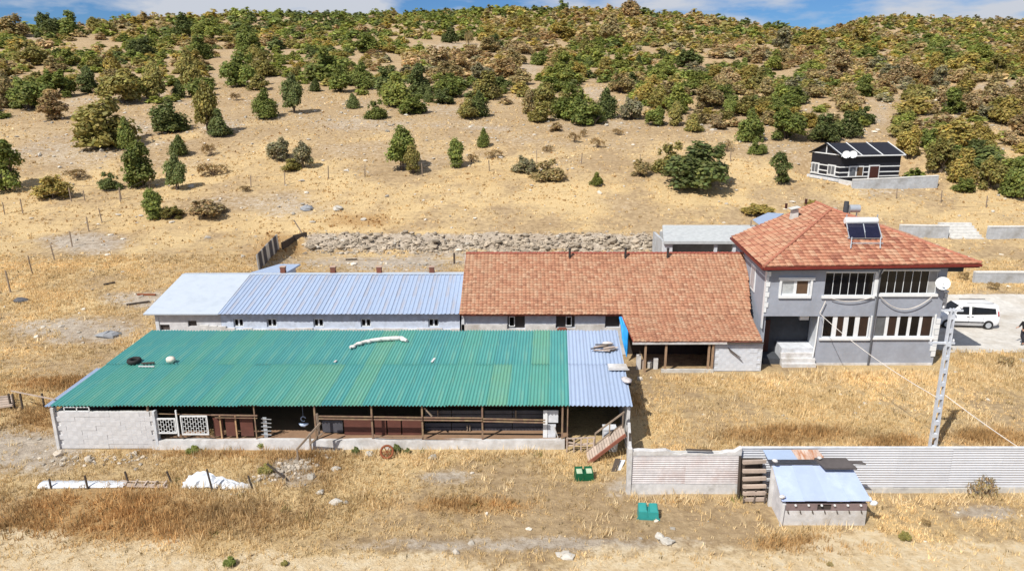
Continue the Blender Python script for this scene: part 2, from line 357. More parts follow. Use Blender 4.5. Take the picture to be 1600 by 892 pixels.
def cover1(x, y, z):
    c, r = cover(np.array(x, float), np.array(y, float), np.array(z, float)); return c, r
# concrete yard beside the house
mb = MB(); yx = np.linspace(24.2, 42, 30); yy = np.linspace(40.2, 52, 18); pts = []
for j, y in enumerate(yy):
    for i, x in enumerate(yx):
        e = .5 * float(fbm(np.array([x * .7]), np.array([y * .7]), 91)[0]); X, Y = x, y + (e if j in (0, len(yy) - 1) else 0)
        pts.append((X, Y, max(.04, h1(X, Y) + .03) if j not in (0,) else .03))
mb.add(pts, [(j * 30 + i, j * 30 + i + 1, (j + 1) * 30 + i + 1, (j + 1) * 30 + i) for j in range(17) for i in range(29)])
yard_m = M('yard_concrete', (.50, .48, .45), .9, stain=(.38, .34, .29), sscale=.35, samt=.6)
tag(mb.build('concrete_yard', yard_m), kind='structure')

# ------------------------------------------------------------------ grass, weeds and loose stone
def veg_mat(name, rough=.8, trans=.0):
    m, nt, b = base_mat(name, rough); a = nt.nodes.new('ShaderNodeAttribute'); a.attribute_name = 'tint'; lk(nt, a.outputs['Color'], b.inputs['Base Color'])
    t = nt.nodes.new('ShaderNodeBsdfTranslucent'); lk(nt, a.outputs['Color'], t.inputs[0]); ms = nt.nodes.new('ShaderNodeMixShader'); ms.inputs[0].default_value = trans; o = nt.nodes['Material Output']
    lk(nt, b.outputs[0], ms.inputs[1]); lk(nt, t.outputs[0], ms.inputs[2])
    if trans: lk(nt, ms.outputs[0], o.inputs[0])
    return m
grass_m = veg_mat('dry_stalks', .8, .35); rock_m = veg_mat('loose_rock', .9)
NOGO = [(-20.4, 6.2, 27.9, 40.5), (-22.5, 15.6, 36.8, 48.3), (14, 25.6, 37.3, 47), (8.6, 14.6, 36.6, 40), (9.3, 13.2, 22.2, 24.5)]
def free(x, y):
    k = np.ones(len(x), bool)
    for a, b, c, d in NOGO: k &= ~((x > a) & (x < b) & (y > c) & (y < d))
    k &= ~((x > 24.5) & (y > 40.6) & (y < 52)); k &= ~((np.abs(y - 24.55) < .25) & (x > 4.3))
    return k
def tufts(name, x, y, h, col, nb=6, spread=.6, width=.017):
    n = len(x); z = hz(x, y); B = n * nb
    az = rng.uniform(0, 6.283, (n, nb)); lean = rng.uniform(.1, spread, (n, nb)); hh = h[:, None] * rng.uniform(.55, 1.15, (n, nb))
    ox = rng.normal(0, .3, (n, nb)) * h[:, None]; oy = rng.normal(0, .3, (n, nb)) * h[:, None]
    bx = x[:, None] + ox; by = y[:, None] + oy; w = width * (1 + .02 * np.maximum(y - 25, 0))[:, None] * rng.uniform(.7, 1.5, (n, nb))
    fa = rng.uniform(0, 6.283, (n, nb)); dx, dy = np.cos(fa) * w, np.sin(fa) * w
    V = np.empty((n, nb, 3, 3)); zb = np.broadcast_to(z[:, None], (n, nb)) - .03
    V[:, :, 0] = np.stack([bx - dx, by - dy, zb], -1); V[:, :, 1] = np.stack([bx + dx, by + dy, zb], -1)
    V[:, :, 2] = np.stack([bx + np.cos(az) * lean * hh, by + np.sin(az) * lean * hh, zb + hh * np.sqrt(1 - np.minimum(lean, .95) ** 2)], -1)
    C = np.repeat((col[:, None, :] * rng.uniform(.72, 1.28, (n, nb, 1)))[:, :, None, :], 3, 2)
    me = np_mesh(name, V.reshape(-1, 3), np.arange(B * 3).reshape(-1, 3), grass_m, [('tint', C.reshape(-1, 3))])
    return tag(link(name, me), kind='stuff')
def cand(n, y0, y1, k=.78):
    y = np.sqrt(rng.uniform(y0 ** 2, y1 ** 2, n)); x = rng.uniform(-k, k, n) * (y + 4); return x, y
x, y = cand(260000, 19, 60); z = hz(x, y); c, r = cover1(x, y, z)
keep = free(x, y) & (rng.uniform(0, 1, len(x)) < (.12 + .95 * c[:, 2] + .6 * c[:, 1]) * (1 - .8 * c[:, 0]) * (1 - .78 * np.clip(r, 0, 1)) * np.where(y < 41, 1, .7))
x, y, c = x[keep], y[keep], c[keep]
straw_c = np.array([.64, .47, .225]); pale_c = np.array([.79, .63, .38]); or_c = np.array([.48, .295, .125])
mixv = rng.uniform(0, 1, (len(x), 1)); col = straw_c * (1 - mixv) + pale_c * mixv; og = np.clip(c[:, 1:2] * 1.1 + rng.normal(0, .12, (len(x), 1)), 0, 1); col = col * (1 - og) + or_c * og * rng.uniform(.7, 1.3, (len(x), 1)) + 0
pt = fbm(x * .42, y * .42, 123); col = col * (1 + .9 * pt[:, None]) ; col = np.where((rng.uniform(0, 1, (len(x), 1)) < .035), np.array([.20, .15, .07]), col)
kp = rng.uniform(0, 1, len(x)) < np.clip(.72 + 1.9 * fbm(x * .8, y * .8, 131), .12, 1); x, y, col, og, c = x[kp], y[kp], col[kp], og[kp], c[kp]
tufts('dry_grass', x, y, rng.uniform(.08, .24, len(x)) * (1 + .7 * og[:, 0]) * (.75 + .5 * c[:, 2]), col)
x, y = cand(60000, 58, 150, .8); z = hz(x, y); c, r = cover1(x, y, z)
keep = (rng.uniform(0, 1, len(x)) < (.08 + .8 * c[:, 2] + .6 * c[:, 1]) * (1 - .8 * c[:, 0])); x, y, c = x[keep], y[keep], c[keep]
mixv = rng.uniform(0, 1, (len(x), 1)); col = np.array([.64, .46, .22]) * (1 - mixv) + pale_c * mixv; col = np.where(rng.uniform(0, 1, (len(x), 1)) < .05 + .6 * c[:, 1:2], np.array([.40, .23, .09]), col)
tufts('hillside_grass', x, y, rng.uniform(.10, .30, len(x)), col, nb=4, width=.05)
def rocks(name, x, y, s, col, lift=.2, dz=None):
    t = (1 + 5 ** .5) / 2
    P = np.array([(-1, t, 0), (1, t, 0), (-1, -t, 0), (1, -t, 0), (0, -1, t), (0, 1, t), (0, -1, -t), (0, 1, -t), (t, 0, -1), (t, 0, 1), (-t, 0, -1), (-t, 0, 1)]) / 1.9
    T = np.array([(0, 11, 5), (0, 5, 1), (0, 1, 7), (0, 7, 10), (0, 10, 11), (1, 5, 9), (5, 11, 4), (11, 10, 2), (10, 7, 6), (7, 1, 8), (3, 9, 4), (3, 4, 2), (3, 2, 6), (3, 6, 8), (3, 8, 9), (4, 9, 5), (2, 4, 11), (6, 2, 10), (8, 6, 7), (9, 8, 1)])
    n = len(x); q = P[None] * rng.uniform(.6, 1.25, (n, 12, 1)); sc = np.stack([s * rng.uniform(.8, 1.5, n), s * rng.uniform(.8, 1.3, n), s * rng.uniform(.45, .85, n)], -1)
    q = q * sc[:, None, :]; a = rng.uniform(0, 6.283, n); ca, sa = np.cos(a)[:, None], np.sin(a)[:, None]
    X = q[..., 0] * ca - q[..., 1] * sa + x[:, None]; Y = q[..., 0] * sa + q[..., 1] * ca + y[:, None]; Z = q[..., 2] + (hz(x, y) + s * lift)[:, None]
    Fc = (T[None] + (np.arange(n) * 12)[:, None, None]).reshape(-1, 3); C = np.repeat(col[:, None, :], 12, 1)
    return tag(link(name, np_mesh(name, np.stack([X, Y, Z], -1).reshape(-1, 3), Fc, rock_m, [('tint', C.reshape(-1, 3))])), kind='stuff')
x, y = cand(26000, 19, 130, .8); z = hz(x, y); c, r = cover1(x, y, z)
keep = free(x, y) & (rng.uniform(0, 1, len(x)) < .06 + .55 * c[:, 0] ** 2) ; x, y = x[keep], y[keep]; n = len(x)
rocks('scattered_stones', x, y, np.minimum(.34, np.exp(rng.normal(-2.9, .5, n)) * (1 + y / 80)), np.array([.48, .44, .38]) * rng.uniform(.55, 1.3, (n, 1)))
# taller pale clumps, thick along walls and in patches
x, y = cand(26000, 20, 46); z = hz(x, y); c, r = cover1(x, y, z); pat = fbm(x * .33, y * .33, 88)
near = ((np.abs(y - 24.1) < .3) & (x > 4.6)) | ((np.abs(y - 27.7) < .35) & (x < 2.5) & (x > -17)) | ((np.abs(y - 36.4) < .5) & (x > 8)) | ((np.abs(y - 37.7) < .35) & (x > 15)) | ((np.abs(y - 21.9) < .4) & (x > 9) & (x < 13.4))
keep = free(x, y) & (((rng.uniform(0, 1, len(x)) < np.clip(.05 + 1.5 * pat, .02, .6) * (1 - c[:, 0])) | (near & (rng.uniform(0, 1, len(x)) < .8))) & (r < .5)); x, y, c = x[keep], y[keep], c[keep]
mixv = rng.uniform(0, 1, (len(x), 1)); col = np.array([.70, .52, .27]) * (1 - mixv) + np.array([.85, .71, .47]) * mixv; og = np.clip(c[:, 1:2] * 1.1, 0, 1); col = col * (1 - og) + np.array([.50, .32, .14]) * og
gr = (rng.uniform(0, 1, (len(x), 1)) < .03) & (y[:, None] < 30); col = np.where(gr, np.array([.22, .22, .07]), col)
tufts('tall_straw', x, y, rng.uniform(.22, .46, len(x)), col, nb=14, spread=.75, width=.016)
n = 170; x = np.concatenate([rng.normal(-9.4, .9, n), rng.normal(-17.5, 1.2, 90)]); y = np.concatenate([26.4 + (x[:n] + 9.4) * .9 + rng.normal(0, .35, n), rng.normal(27.2, .3, 90)]); n = len(x)
rocks('rubble_heap', x, y, np.exp(rng.normal(-2.75, .45, n)), np.array([.42, .37, .31]) * rng.uniform(.6, 1.25, (n, 1)), .3)
n = 3400; x = rng.uniform(-19.4, 13.2, n); y = np.clip(rng.normal(65.0, .75, n), 63.2, 66.9)
rocks('bank_rubble', x, y, np.exp(rng.normal(-2.5, .6, n)), np.array([.34, .285, .22]) * rng.uniform(.5, 1.35, (n, 1)), .1)
# ------------------------------------------------------------------ the long open-fronted livestock barn
def corr_mesh(name, w, l, pitch, amp, sk=0, dz=0.0, trap=False, nl=1):
    """ribbed sheet: w wide in x, l long in y, ribs run along y; sk shears x along y; dz rises along y"""
    n = max(2, int(round(w / pitch))); v, f = [], []; prof_ = []
    if trap:
        for i in range(n):
            o = i * w / n; p = w / n
            prof_ += [(o, 0), (o + p * .55, 0), (o + p * .66, amp), (o + p * .88, amp)]
        prof_.append((w, 0))
    else:
        for i in range(n * 4 + 1): prof_.append((i * w / (n * 4), amp * (0, 1, 0, -1)[i % 4]))
    for j in range(nl + 1):
        t = j / nl
        for (a, b) in prof_: v.append((a + sk * t * l, t * l, b + dz * t * l))
    k = len(prof_)
    for j in range(nl):
        for i in range(k - 1): f.append((j * k + i, j * k + i + 1, (j + 1) * k + i + 1, (j + 1) * k + i))
    me = bpy.data.meshes.new(name); me.from_pydata(v, [], f); me.polygons.foreach_set('use_smooth', [not trap] * len(f)); return me
BY0, BY1, BZ0, BZ1 = 28.15, 36.2, 2.06, 2.72
BXL, BXR, BSK = -20.05, 5.2, .06
barn = thing('livestock_barn', 'long open fronted livestock barn under a green corrugated roof with a blue grey end', 'barn', (-8, 30, 0))
bsl = (BZ1 - BZ0) / (BY1 - BY0); ncol = 28; sw = (BXR - BXL) / ncol; half = (BY1 - BY0) / 2
g_lo = corr_mesh('roof_sheet', sw + .03, half + .12, .15, .040, BSK, bsl); g_lo.materials.append(green_roof)
b_lo = corr_mesh('roof_sheet', sw + .03, half + .12, .19, .032, BSK, bsl); b_lo.materials.append(blue_roof)
e_lo = corr_mesh('roof_sheet', .36, half * .92, .12, .025, BSK, bsl); e_lo.materials.append(blue_roof)
for i in range(ncol):
    for j in (0, 1):
        blue = i >= ncol - 3 or (i == ncol - 3)
        o = link('roof_sheet', b_lo if blue else g_lo, None, barn)
        y0 = BY0 + j * (half - .02) + (random.uniform(-.03, .03) if j == 0 else 0)
        if i == ncol - 1 and j == 0: y0 -= .04
        o.location = Vector((BXL + i * sw + BSK * (y0 - BY0), y0, BZ0 + bsl * (y0 - BY0) + j * .018 + (i % 2) * .012)) - barn.location
        o.rotation_euler = (random.uniform(-.004, .004), 0, 0)
o = link('edge_sheet', e_lo, None, barn); o.location = Vector((BXL - .26, BY0 - .01, BZ0 - .03)) - barn.location
mb = MB(); mb.bar((BXL, BY0 + .25, BZ0 - .08), (BXR, BY0 + .25, BZ0 - .08), .08, .1); mb.build('eave_beam', wood_dark, barn)
for k in range(1, 5):
    mb = MB(); y = BY0 + .25 + k * 1.9; z = BZ0 + bsl * (y - BY0) - .09; mb.bar((BXL + .5, y, z), (BXR + .3, y, z), .08, .1); mb.build('purlin', wood_dark, barn)
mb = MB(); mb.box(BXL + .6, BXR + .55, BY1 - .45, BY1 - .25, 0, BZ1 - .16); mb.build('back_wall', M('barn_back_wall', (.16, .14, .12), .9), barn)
mb = MB(); mb.poly([(BXR - .18, BY0 + .1, 0), (BXR + .32, BY1 - .5, 0), (BXR + .32, BY1 - .5, BZ1 - .12), (BXR - .18, BY0 + .1, BZ0 - .1)], .14, (1, 0, 0)); mb.build('end_wall', white_wash, barn)
mb = MB(); mb.poly([(BXL + .12, BY0 + .25, 0), (BXL + .6, BY1 - .5, 0), (BXL + .6, BY1 - .5, BZ1 - .12), (BXL + .12, BY0 + .25, BZ0 - .34)], .14, (1, 0, 0)); mb.build('end_wall', white_wash, barn)
xk, _ = aty(240, 690, 28.3); xe, _ = aty(882, 690, 28.3)
mb = MB(); n = 26; top = []; bot = []
for i in range(n + 1):
    x = xk + (xe - xk) * i / n; top.append((x, .40 + random.uniform(-.03, .03)))
for i in range(n): mb.hexa([(top[i][0], 28.12, -.1), (top[i + 1][0], 28.12, -.1), (top[i + 1][0], 28.4, -.1), (top[i][0], 28.4, -.1)], [(top[i][0], 28.16, top[i][1]), (top[i + 1][0], 28.16, top[i + 1][1]), (top[i + 1][0], 28.4, top[i + 1][1] - .02), (top[i][0], 28.4, top[i][1] - .02)])
mb.build('plinth', white_wash, barn)
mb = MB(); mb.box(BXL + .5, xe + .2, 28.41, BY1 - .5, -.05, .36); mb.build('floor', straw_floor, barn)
# whitewashed block wall at the end, laid block by block
wx0, wx1 = -19.95, aty(241, 660, 28.2)[0]; bwall = MB().box(wx0 + .02, wx1 - .02, 28.2, 28.36, -.05, 1.74).build('block_wall', white_wash, barn)
bm_ = MB().box(0, .4325, 0, .06, 0, .215); blk = bm_.mesh('block'); blk.materials.append(M('whitewashed_block', (.55, .55, .57), .85, rnd=.08, stain=(.48, .47, .47), samt=.35))
rows, per = 8, int((wx1 - wx0) / .435) + 1
for r_ in range(rows):
    for k in range(per):
        x = wx0 + k * .435 - (.21 if r_ % 2 else 0)
        if x < wx0 - .05 or x + .42 > wx1 + .06: continue
        o = link('block', blk, None, bwall); o.location = Vector((x, 28.162 + random.uniform(-.008, .008), .02 + r_ * .217)) - barn.location
mb = MB(); mb.box(wx1 - .02, wx1 + .08, 28.14, 28.4, .0, 1.78); mb.build('wall_end_render', white_wall, barn)
mb = MB(); mb.box(wx0 - .1, wx0 + .03, 28.1, 28.35, 0, 1.95); mb.build('corner_post', white_wash, barn)
xa, za = aty(98, 626, 28.2); xb, zb = aty(138, 632, 28.2)
mb = MB(); [mb.bar(p, q, .035) for p, q in (((xa, 28.2, 1.97), (xb, 28.2, 1.97)), ((xa, 28.2, 1.79), (xb, 28.2, 1.79)), ((xa, 28.2, 1.79), (xa, 28.2, 1.97)), (((xa + xb) / 2, 28.2, 1.79), ((xa + xb) / 2, 28.2, 1.97)), ((xb, 28.2, 1.79), (xb, 28.2, 1.97)))]; mb.build('vent_frame', white_paint, barn)
for px in (238, 402, 495, 583, 661, 754, 878, 886):
    x, _ = aty(px, 690, 28.3); mb = MB(); w = .05 if px in (886, 402) else .075
    mb.box(x - w / 2, x + w / 2, 28.27, 28.27 + w, .36, BZ0 - .06); mb.build('post', steel_rust, barn)
def rail(p0, p1, y, name='rail', w=.05, mat=steel_rust):
    a = aty(*p0, y); b = aty(*p1, y); mb = MB(); mb.bar((a[0], y, a[1]), (b[0], y, b[1]), w); return mb.build(name, mat, barn)
for a, b in (((498, 650), (582, 651)), ((584, 651), (660, 652)), ((662, 652), (753, 653)), ((755, 654), (852, 656))):
    rail(a, b, 28.24); rail((a[0], a[1] + 4), (b[0], b[1] + 4), 28.24)
for a, b in (((584, 682), (660, 684)), ((662, 685), (753, 688)), ((755, 689), (876, 691))): rail(a, b, 28.24, w=.04)
rail((330, 648), (402, 649), 28.26); rail((336, 652), (402, 653), 28.3, w=.035); rail((240, 646), (330, 648), 28.36, w=.03)
def panel(x0, y0, x1, y1, Y, name, mat, th=.04, par=None):
    a = aty(x0, y0, Y); b = aty(x1, y1, Y); return MB().box(a[0], b[0], Y, Y + th, max(b[1], .37), a[1]).build(name, mat, par or barn)
for x0, x1 in ((332, 350), (351, 372), (374, 397)): panel(x0, 652, x1, 681, 28.45, 'door_panel', brown_sheet)
for px in (343, 367): a = aty(px, 650, 28.4); MB().box(a[0] - .03, a[0] + .03, 28.39, 28.43, .37, a[1] + .05).build('door_stile', M('raw_timber', (.42, .27, .15), .8), barn)
panel(410, 652, 419, 684, 28.5, 'pen_side', metal_grey)
for k in range(5): rail((408, 654 + 6 * k), (424, 655 + 6 * k), 28.46, 'gate_bar', .03, metal_grey)
panel(503, 657, 536, 675, 28.9, 'pen_board', slate_sheet)
for x0, x1 in ((537, 581), (585, 604), (605, 627), (628, 659)): panel(x0, 656, x1, 681, 28.75, 'pen_board', brown_sheet)
for x0, x1 in ((664, 705), (706, 752), (757, 800), (801, 850)):
    for k in range(6):
        if k in (2,): continue
        panel(x0, 641 + k * 6.6, x1, 646.6 + k * 6.6, 29.2 + .01 * (k % 2), 'pen_plank', slate_sheet)
for px, y0, y1 in ((683, 641, 652), (805, 641, 653), (729, 664, 680), (733, 664, 680)): panel(px, y0, px + 2, y1, 29.1, 'pen_stud', wood_grey, .03)
a = aty(663, 637, 28.35); b = aty(675, 650, 28.35); MB().bar((a[0], 28.35, a[1]), (b[0], 28.35, b[1]), .06).build('brace', wood_grey, barn)
panel(849, 641, 855, 689, 28.5, 'door_frame', white_paint); panel(856, 641, 872, 660, 28.55, 'door_leaf', white_wall); panel(856, 663, 868, 688, 28.5, 'door_leaf', white_wall)
a = aty(866, 666, 28.4); b = aty(874, 690, 28.4); MB().bar((a[0], 28.4, a[1]), (b[0], 28.4, b[1]), .10, .04).build('brace', white_wash, barn)
# white lattice gates
def lattice(x0, y0, x1, y1, Y, rows_, label):
    a = aty(x0, y0, Y); b = aty(x1, y1, Y); t = thing('lattice_gate', label, 'gate', ((a[0] + b[0]) / 2, Y, b[1]), group='white lattice gates of the barn')
    X0, X1, Z0, Z1 = a[0], b[0], b[1], a[1]; mb = MB()
    for z in (Z0 + .03, Z1 - .03): mb.box(X0, X1, Y - .02, Y + .02, z - .03, z + .03)
    for x in (X0 + .02, X1 - .02): mb.box(x - .02, x + .02, Y - .021, Y + .021, Z0 + .06, Z1 - .06)
    mb.build('frame', white_paint, t); n = int((X1 - X0) / .11)
    for i in range(n):
        x = X0 + (i + .7) * (X1 - X0) / (n + .4); MB().box(x - .008, x + .008, Y - .008, Y + .008, Z0 + .061, Z1 - .061).build('bar', white_paint, t)
        for k in range(rows_):
            z = Z0 + (k + (.5 if i % 2 else .9)) * (Z1 - Z0) / (rows_ + .3); MB().box(x + .0095, min(X1 - .045, x + (X1 - X0) / (n + .4) - .0095), Y - .012, Y + .012, z - .006, z + .006).build('crosspiece', white_paint, t)
    return t
lattice(243, 653, 277, 677, 28.22, 3, 'shorter white lattice gate next to the whitewashed block wall')
lattice(281, 649, 327, 679, 28.26, 4, 'taller white lattice gate beside the rust brown barn doors')
a = aty(275, 640, 28.25); b = aty(281, 680, 28.25); MB().bar((a[0], 28.21, a[1]), (b[0] - .02, 28.21, b[1]), .06).build('gate_post', white_paint, barn)
# pale bluish bundle hanging in the dark bay
c0 = aty(474, 656, 29.0); t = thing('hanging_bundle', 'small pale blue bundle and ring hanging in the dark open bay', 'bundle', (c0[0], 29, c0[1]))
mb = MB(); [mb.tube([(c0[0] + .11 * math.cos(a), 29, c0[1] + .06 + .11 * math.sin(a)) for a in np.linspace(.3, 5.4, 14)], .02, 6)]; mb.build('ring', M('pale_blue_cloth', (.42, .50, .66), .8), t)
mb = MB(); mb.tube([(c0[0] - .22, 29, c0[1] - .16), (c0[0] - .08, 28.97, c0[1] - .2), (c0[0] + .05, 28.96, c0[1] - .22), (c0[0] + .22, 29, c0[1] - .17)], [.03, .09, .10, .03], 8); mb.tube([(c0[0], 29, c0[1] + .15), (c0[0], 29, BZ0 + .05)], .006, 4); mb.build('cloth', M('pale_blue_cloth', (.42, .50, .66)), t)
# things lying on the barn roof
def roofz(y): return BZ0 + bsl * (y - BY0) + .05
def on_roof(px, py):
    p = atp(px, py, (0, BY0, BZ0 + .05), (0, -bsl, 1)); return p
def blob(mb, c, s, n=10, m=6, jit=.18, seed=1):
    rr = random.Random(seed); vs = []; 
    for j in range(m + 1):
        th = math.pi * j / m
        for i in range(n):
            a = 2 * math.pi * i / n; k = 1 + rr.uniform(-jit, jit)
            vs.append((c[0] + s[0] * math.sin(th) * math.cos(a) * k, c[1] + s[1] * math.sin(th) * math.sin(a) * k, c[2] + s[2] * math.cos(th) * (1 + rr.uniform(-jit, jit) * .5)))
    fs = [(j * n + i, j * n + (i + 1) % n, (j + 1) * n + (i + 1) % n, (j + 1) * n + i) for j in range(m) for i in range(n)]
    return mb.add(vs, fs, True)
def torus(mb, c, R0, r0, n=22, m=8, tilt=0):
    vs = []
    for i in range(n):
        a = 2 * math.pi * i / n
        for j in range(m):
            b = 2 * math.pi * j / m; x = (R0 + r0 * math.cos(b)) * math.cos(a); y = (R0 + r0 * math.cos(b)) * math.sin(a); z = r0 * 1.15 * math.sin(b)
            vs.append((c[0] + x, c[1] + y * math.cos(tilt) - z * math.sin(tilt), c[2] + y * math.sin(tilt) + z * math.cos(tilt)))
    fs = [(i * m + j, ((i + 1) % n) * m + j, ((i + 1) % n) * m + (j + 1) % m, i * m + (j + 1) % m) for i in range(n) for j in range(m)]
    return mb.add(vs, fs, True)
p = on_roof(210, 566); mb = MB(); torus(mb, (p.x, p.y, p.z + .09), .24, .10, tilt=.08); tag(mb.build('old_tyre', tyre_black), 'old black tyre lying on the green barn roof', 'tyre')
p = on_roof(231, 569); mb = MB(); mb.bar((p.x - .3, p.y, p.z + .05), (p.x + .3, p.y + .05, p.z + .07), .09, .06); tag(mb.build('scrap_board', wood_dark), 'short dark scrap board beside the tyre on the roof', 'board')
p = on_roof(228, 573); mb = MB(); mb.bar((p.x - .35, p.y, p.z + .03), (p.x + .42, p.y - .02, p.z + .03), .05, .05); tag(mb.build('scrap_batten', white_wash), 'pale thin batten in front of the tyre on the roof', 'batten')
p = on_roof(267, 566); mb = MB(); blob(mb, (p.x, p.y, p.z + .14), (.25, .2, .17), seed=4); tag(mb.build('white_sack', M('sack_white', (.62, .56, .48), .85, stain=(.5, .4, .32))), 'lumpy whitish sack sitting on the green roof near the tyre', 'sack')
pts = [on_roof(*q) for q in ((547, 546), (556, 541), (568, 537), (583, 534), (600, 532), (616, 531), (628, 531), (636, 535))]
mb = MB(); rr = [.05, .07, .09, .10, .11, .12, .12, .08]; mb.tube([q + Vector((0, 0, .09)) for q in pts], rr, 9)
for i in range(7):
    q = pts[i].lerp(pts[i + 1], .5); blob(mb, (q.x, q.y - .05, q.z + .09 + .02 * (i % 2)), (.19, .09, .08 + .015 * (i % 3)), 8, 4, .2, 20 + i)
tag(mb.build('rolled_sheeting', M('dirty_white_roll', (.60, .57, .55), .85, stain=(.40, .36, .33))), 'crumpled off-white roll of sheeting curved across the green roof', 'sheeting')
for (px, py, l, lab) in ((677, 563, .24, 'small pale strip lying on the green roof, larger of two scraps'), (524, 565, .1, 'tiny pale scrap on the green roof below the curved roll')):
    p = on_roof(px, py); mb = MB(); mb.bar((p.x - l * .2, p.y - l, p.z + .02), (p.x + l * .2, p.y + l, p.z + .03), .1, .03); tag(mb.build('pale_scrap', white_wash), lab, 'scrap')
p = on_roof(946, 548); t = thing('wood_scraps', 'heap of broken boards on the blue grey roof end', 'boards', p)
for k in range(7):
    a = random.uniform(-.5, .5); q = p + Vector((random.uniform(-.35, .35), random.uniform(-.25, .25), .05 + .035 * k)); d = Vector((math.cos(a), math.sin(a), .05)) * random.uniform(.25, .5); MB().bar(q - d, q + d, .12, .03).build('board', wood_pale if k % 3 else wood_dark, t)
p = on_roof(949, 540); mb = MB(); blob(mb, (p.x, p.y, p.z + .1), (.28, .2, .13), 9, 5, .3, 3); tag(mb.build('crumpled_bag', M('bag_pale', (.5, .46, .46))), 'crumpled pale bag behind the broken boards on the roof', 'bag')
p = on_roof(965, 574); mb = MB(); mb.box(p.x - .45, p.x + .45, p.y - .3, p.y + .3, p.z - .02, p.z + .08); mb.bar((p.x - .5, p.y - .36, p.z + .04), (p.x + .5, p.y - .36, p.z + .04), .06); tag(mb.build('white_slab', white_wash), 'flat white slab with a pole at the edge of the blue grey roof', 'slab')
p = on_roof(978, 596); mb = MB(); blob(mb, (p.x, p.y, p.z + .08), (.25, .35, .1), 9, 5, .25, 8); tag(mb.build('pale_sack', M('bag_pale', (.5, .46, .46))), 'flattened pale sack at the outer corner of the blue grey roof', 'sack')

# ------------------------------------------------------------------ right-hand bay: ramp, crates, low fence
def Q(px, py, y): a = aty(px, py, y); return Vector((a[0], y, a[1]))
t = thing('loading_ramp', 'sloping plank ramp with a handrail leading up out of the barn', 'ramp', (3.5, 27.6, 0))
A, B = Q(918, 719, 27.2), Q(976, 673, 27.6); A.z = max(A.z, .02); up = (B - A)
for i in range(15):
    s0, s1 = i / 15, (i + .88) / 15; p, q = A + up * s0, A + up * s1; MB().slab([p + Vector((0, -.25, 0)), q + Vector((0, -.25, 0)), q + Vector((0, .55, .02)), p + Vector((0, .55, .02))], .045).build('plank', wood_pale, t)
MB().bar(A + Vector((0, -.3, -.03)), B + Vector((0, -.3, -.03)), .06, .14).build('side_beam', M('red_brown_beam', (.24, .09, .06), .8), t)
MB().bar(A + Vector((0, .6, -.03)), B + Vector((0, .6, -.01)), .06, .14).build('side_beam', wood_grey, t)
h0, h1_ = Q(930, 677, 27.9), Q(976, 643, 27.9); MB().bar(h0, h1_, .06).build('handrail', wood_grey, t)
for s in (0, .5, .95): p = h0.lerp(h1_, s); MB().bar(p, (p.x, 27.9, p.z - .75), .05).build('baluster', wood_grey, t)
t = thing('low_hurdle', 'low broken hurdle of pale sticks in front of the open bay', 'hurdle', (2.9, 27.9, 0))
for px0, py0, px1, py1 in ((885, 685, 930, 683), (886, 690, 915, 696), (886, 696, 928, 692)): MB().bar(Q(px0, py0, 27.9), Q(px1, py1, 27.9), .06, .05).build('rail', wood_pale, t)
for px in (886, 897, 908, 918, 928): p = Q(px, 684, 27.86); MB().bar(p, (p.x, 27.86, 0), .055).build('stake', wood_pale, t)
p = Q(953, 673, 28.35); mb = MB(); mb.box(p.x - .28, p.x + .28, 28.2, 28.7, 0, p.z + .1); mb.box(p.x - .3, p.x + .3, 28.18, 28.72, p.z + .1, p.z + .14); tag(mb.build('white_chest', white_wall), 'white chest behind the plank ramp', 'chest')
p = Q(959, 700, 27.75); mb = MB(); mb.tube([(p.x, 27.75 + .3, 0), (p.x, 28.05, .5)], [.2, .24], 12); tag(mb.build('white_bucket', white_paint), 'white bucket in the shade under the ramp', 'bucket')
t = thing('leaning_sheets', 'bundle of white mesh sheets leaning on the side wall below the ramp', 'sheets', (4.1, 26.3, 0))
for k, (x0, x1) in enumerate(((955, 962), (961, 970), (966, 974))):
    a, b = Q(x0, 745 - k, 26.2 + .12 * k), Q(x1, 716 + k * 2, 26.9 + .1 * k); a.z = max(0, a.z); MB().slab([a + Vector((-.02, 0, 0)), a + Vector((.22, 0, 0)), b + Vector((.2, 0, 0)), b + Vector((-.02, 0, 0))], .02).build('sheet', [wood_dark, white_wall, white_paint][k], t)

# ------------------------------------------------------------------ low white building with blue ribbed roof
longb = thing('long_white_building', 'long low white building with a blue ribbed metal roof and brick chimneys', 'building', (-12, 42, 0))
LY0, LY1, LZ0, LZ1 = 39.65, 45.3, 2.62, 3.62; lsl = (LZ1 - LZ0) / (LY1 - LY0); LX0, LXM, LX1 = -21.75, -17.4, -3.12
whole = []
for cx in (372, 424, 497, 571, 677):
    a = aty(cx - 8, 498, 40); b = aty(cx + 9, 511, 40); whole.append((a[0], b[0], b[1], a[1]))
a = aty(293, 501, 40); b = aty(308, 510, 40); dk = (a[0], b[0], b[1], a[1]); a = aty(247, 507, 40); b = aty(266, 516, 40); dk2 = (a[0], b[0], b[1], a[1])
MB().wall(-17.35, LX1, 0, 2.6, 40.0, 40.2, whole).build('front_wall', blue_white_wall, longb)
MB().wall(-21.2, -17.35, 0, 2.6, 39.99, 40.2, [dk, dk2]).build('front_wall', M('pale_grey_wall', (.52, .52, .55), .85, stain=(.42, .42, .44)), longb)
MB().box(-21.15, -17.4, 44.6, 44.8, 0, 3.3).box(-17.4, LX1, 44.6, 44.8, 0, 3.3).build('rear_wall', white_wall, longb)
MB().poly([(-21.25, 39.95, 0), (-21.25, 44.8, 0), (-21.25, 44.8, 3.4), (-21.25, 39.95, 2.55)], .2, (1, 0, 0)).build('end_wall', white_wall, longb)
n = 30; mb = MB()
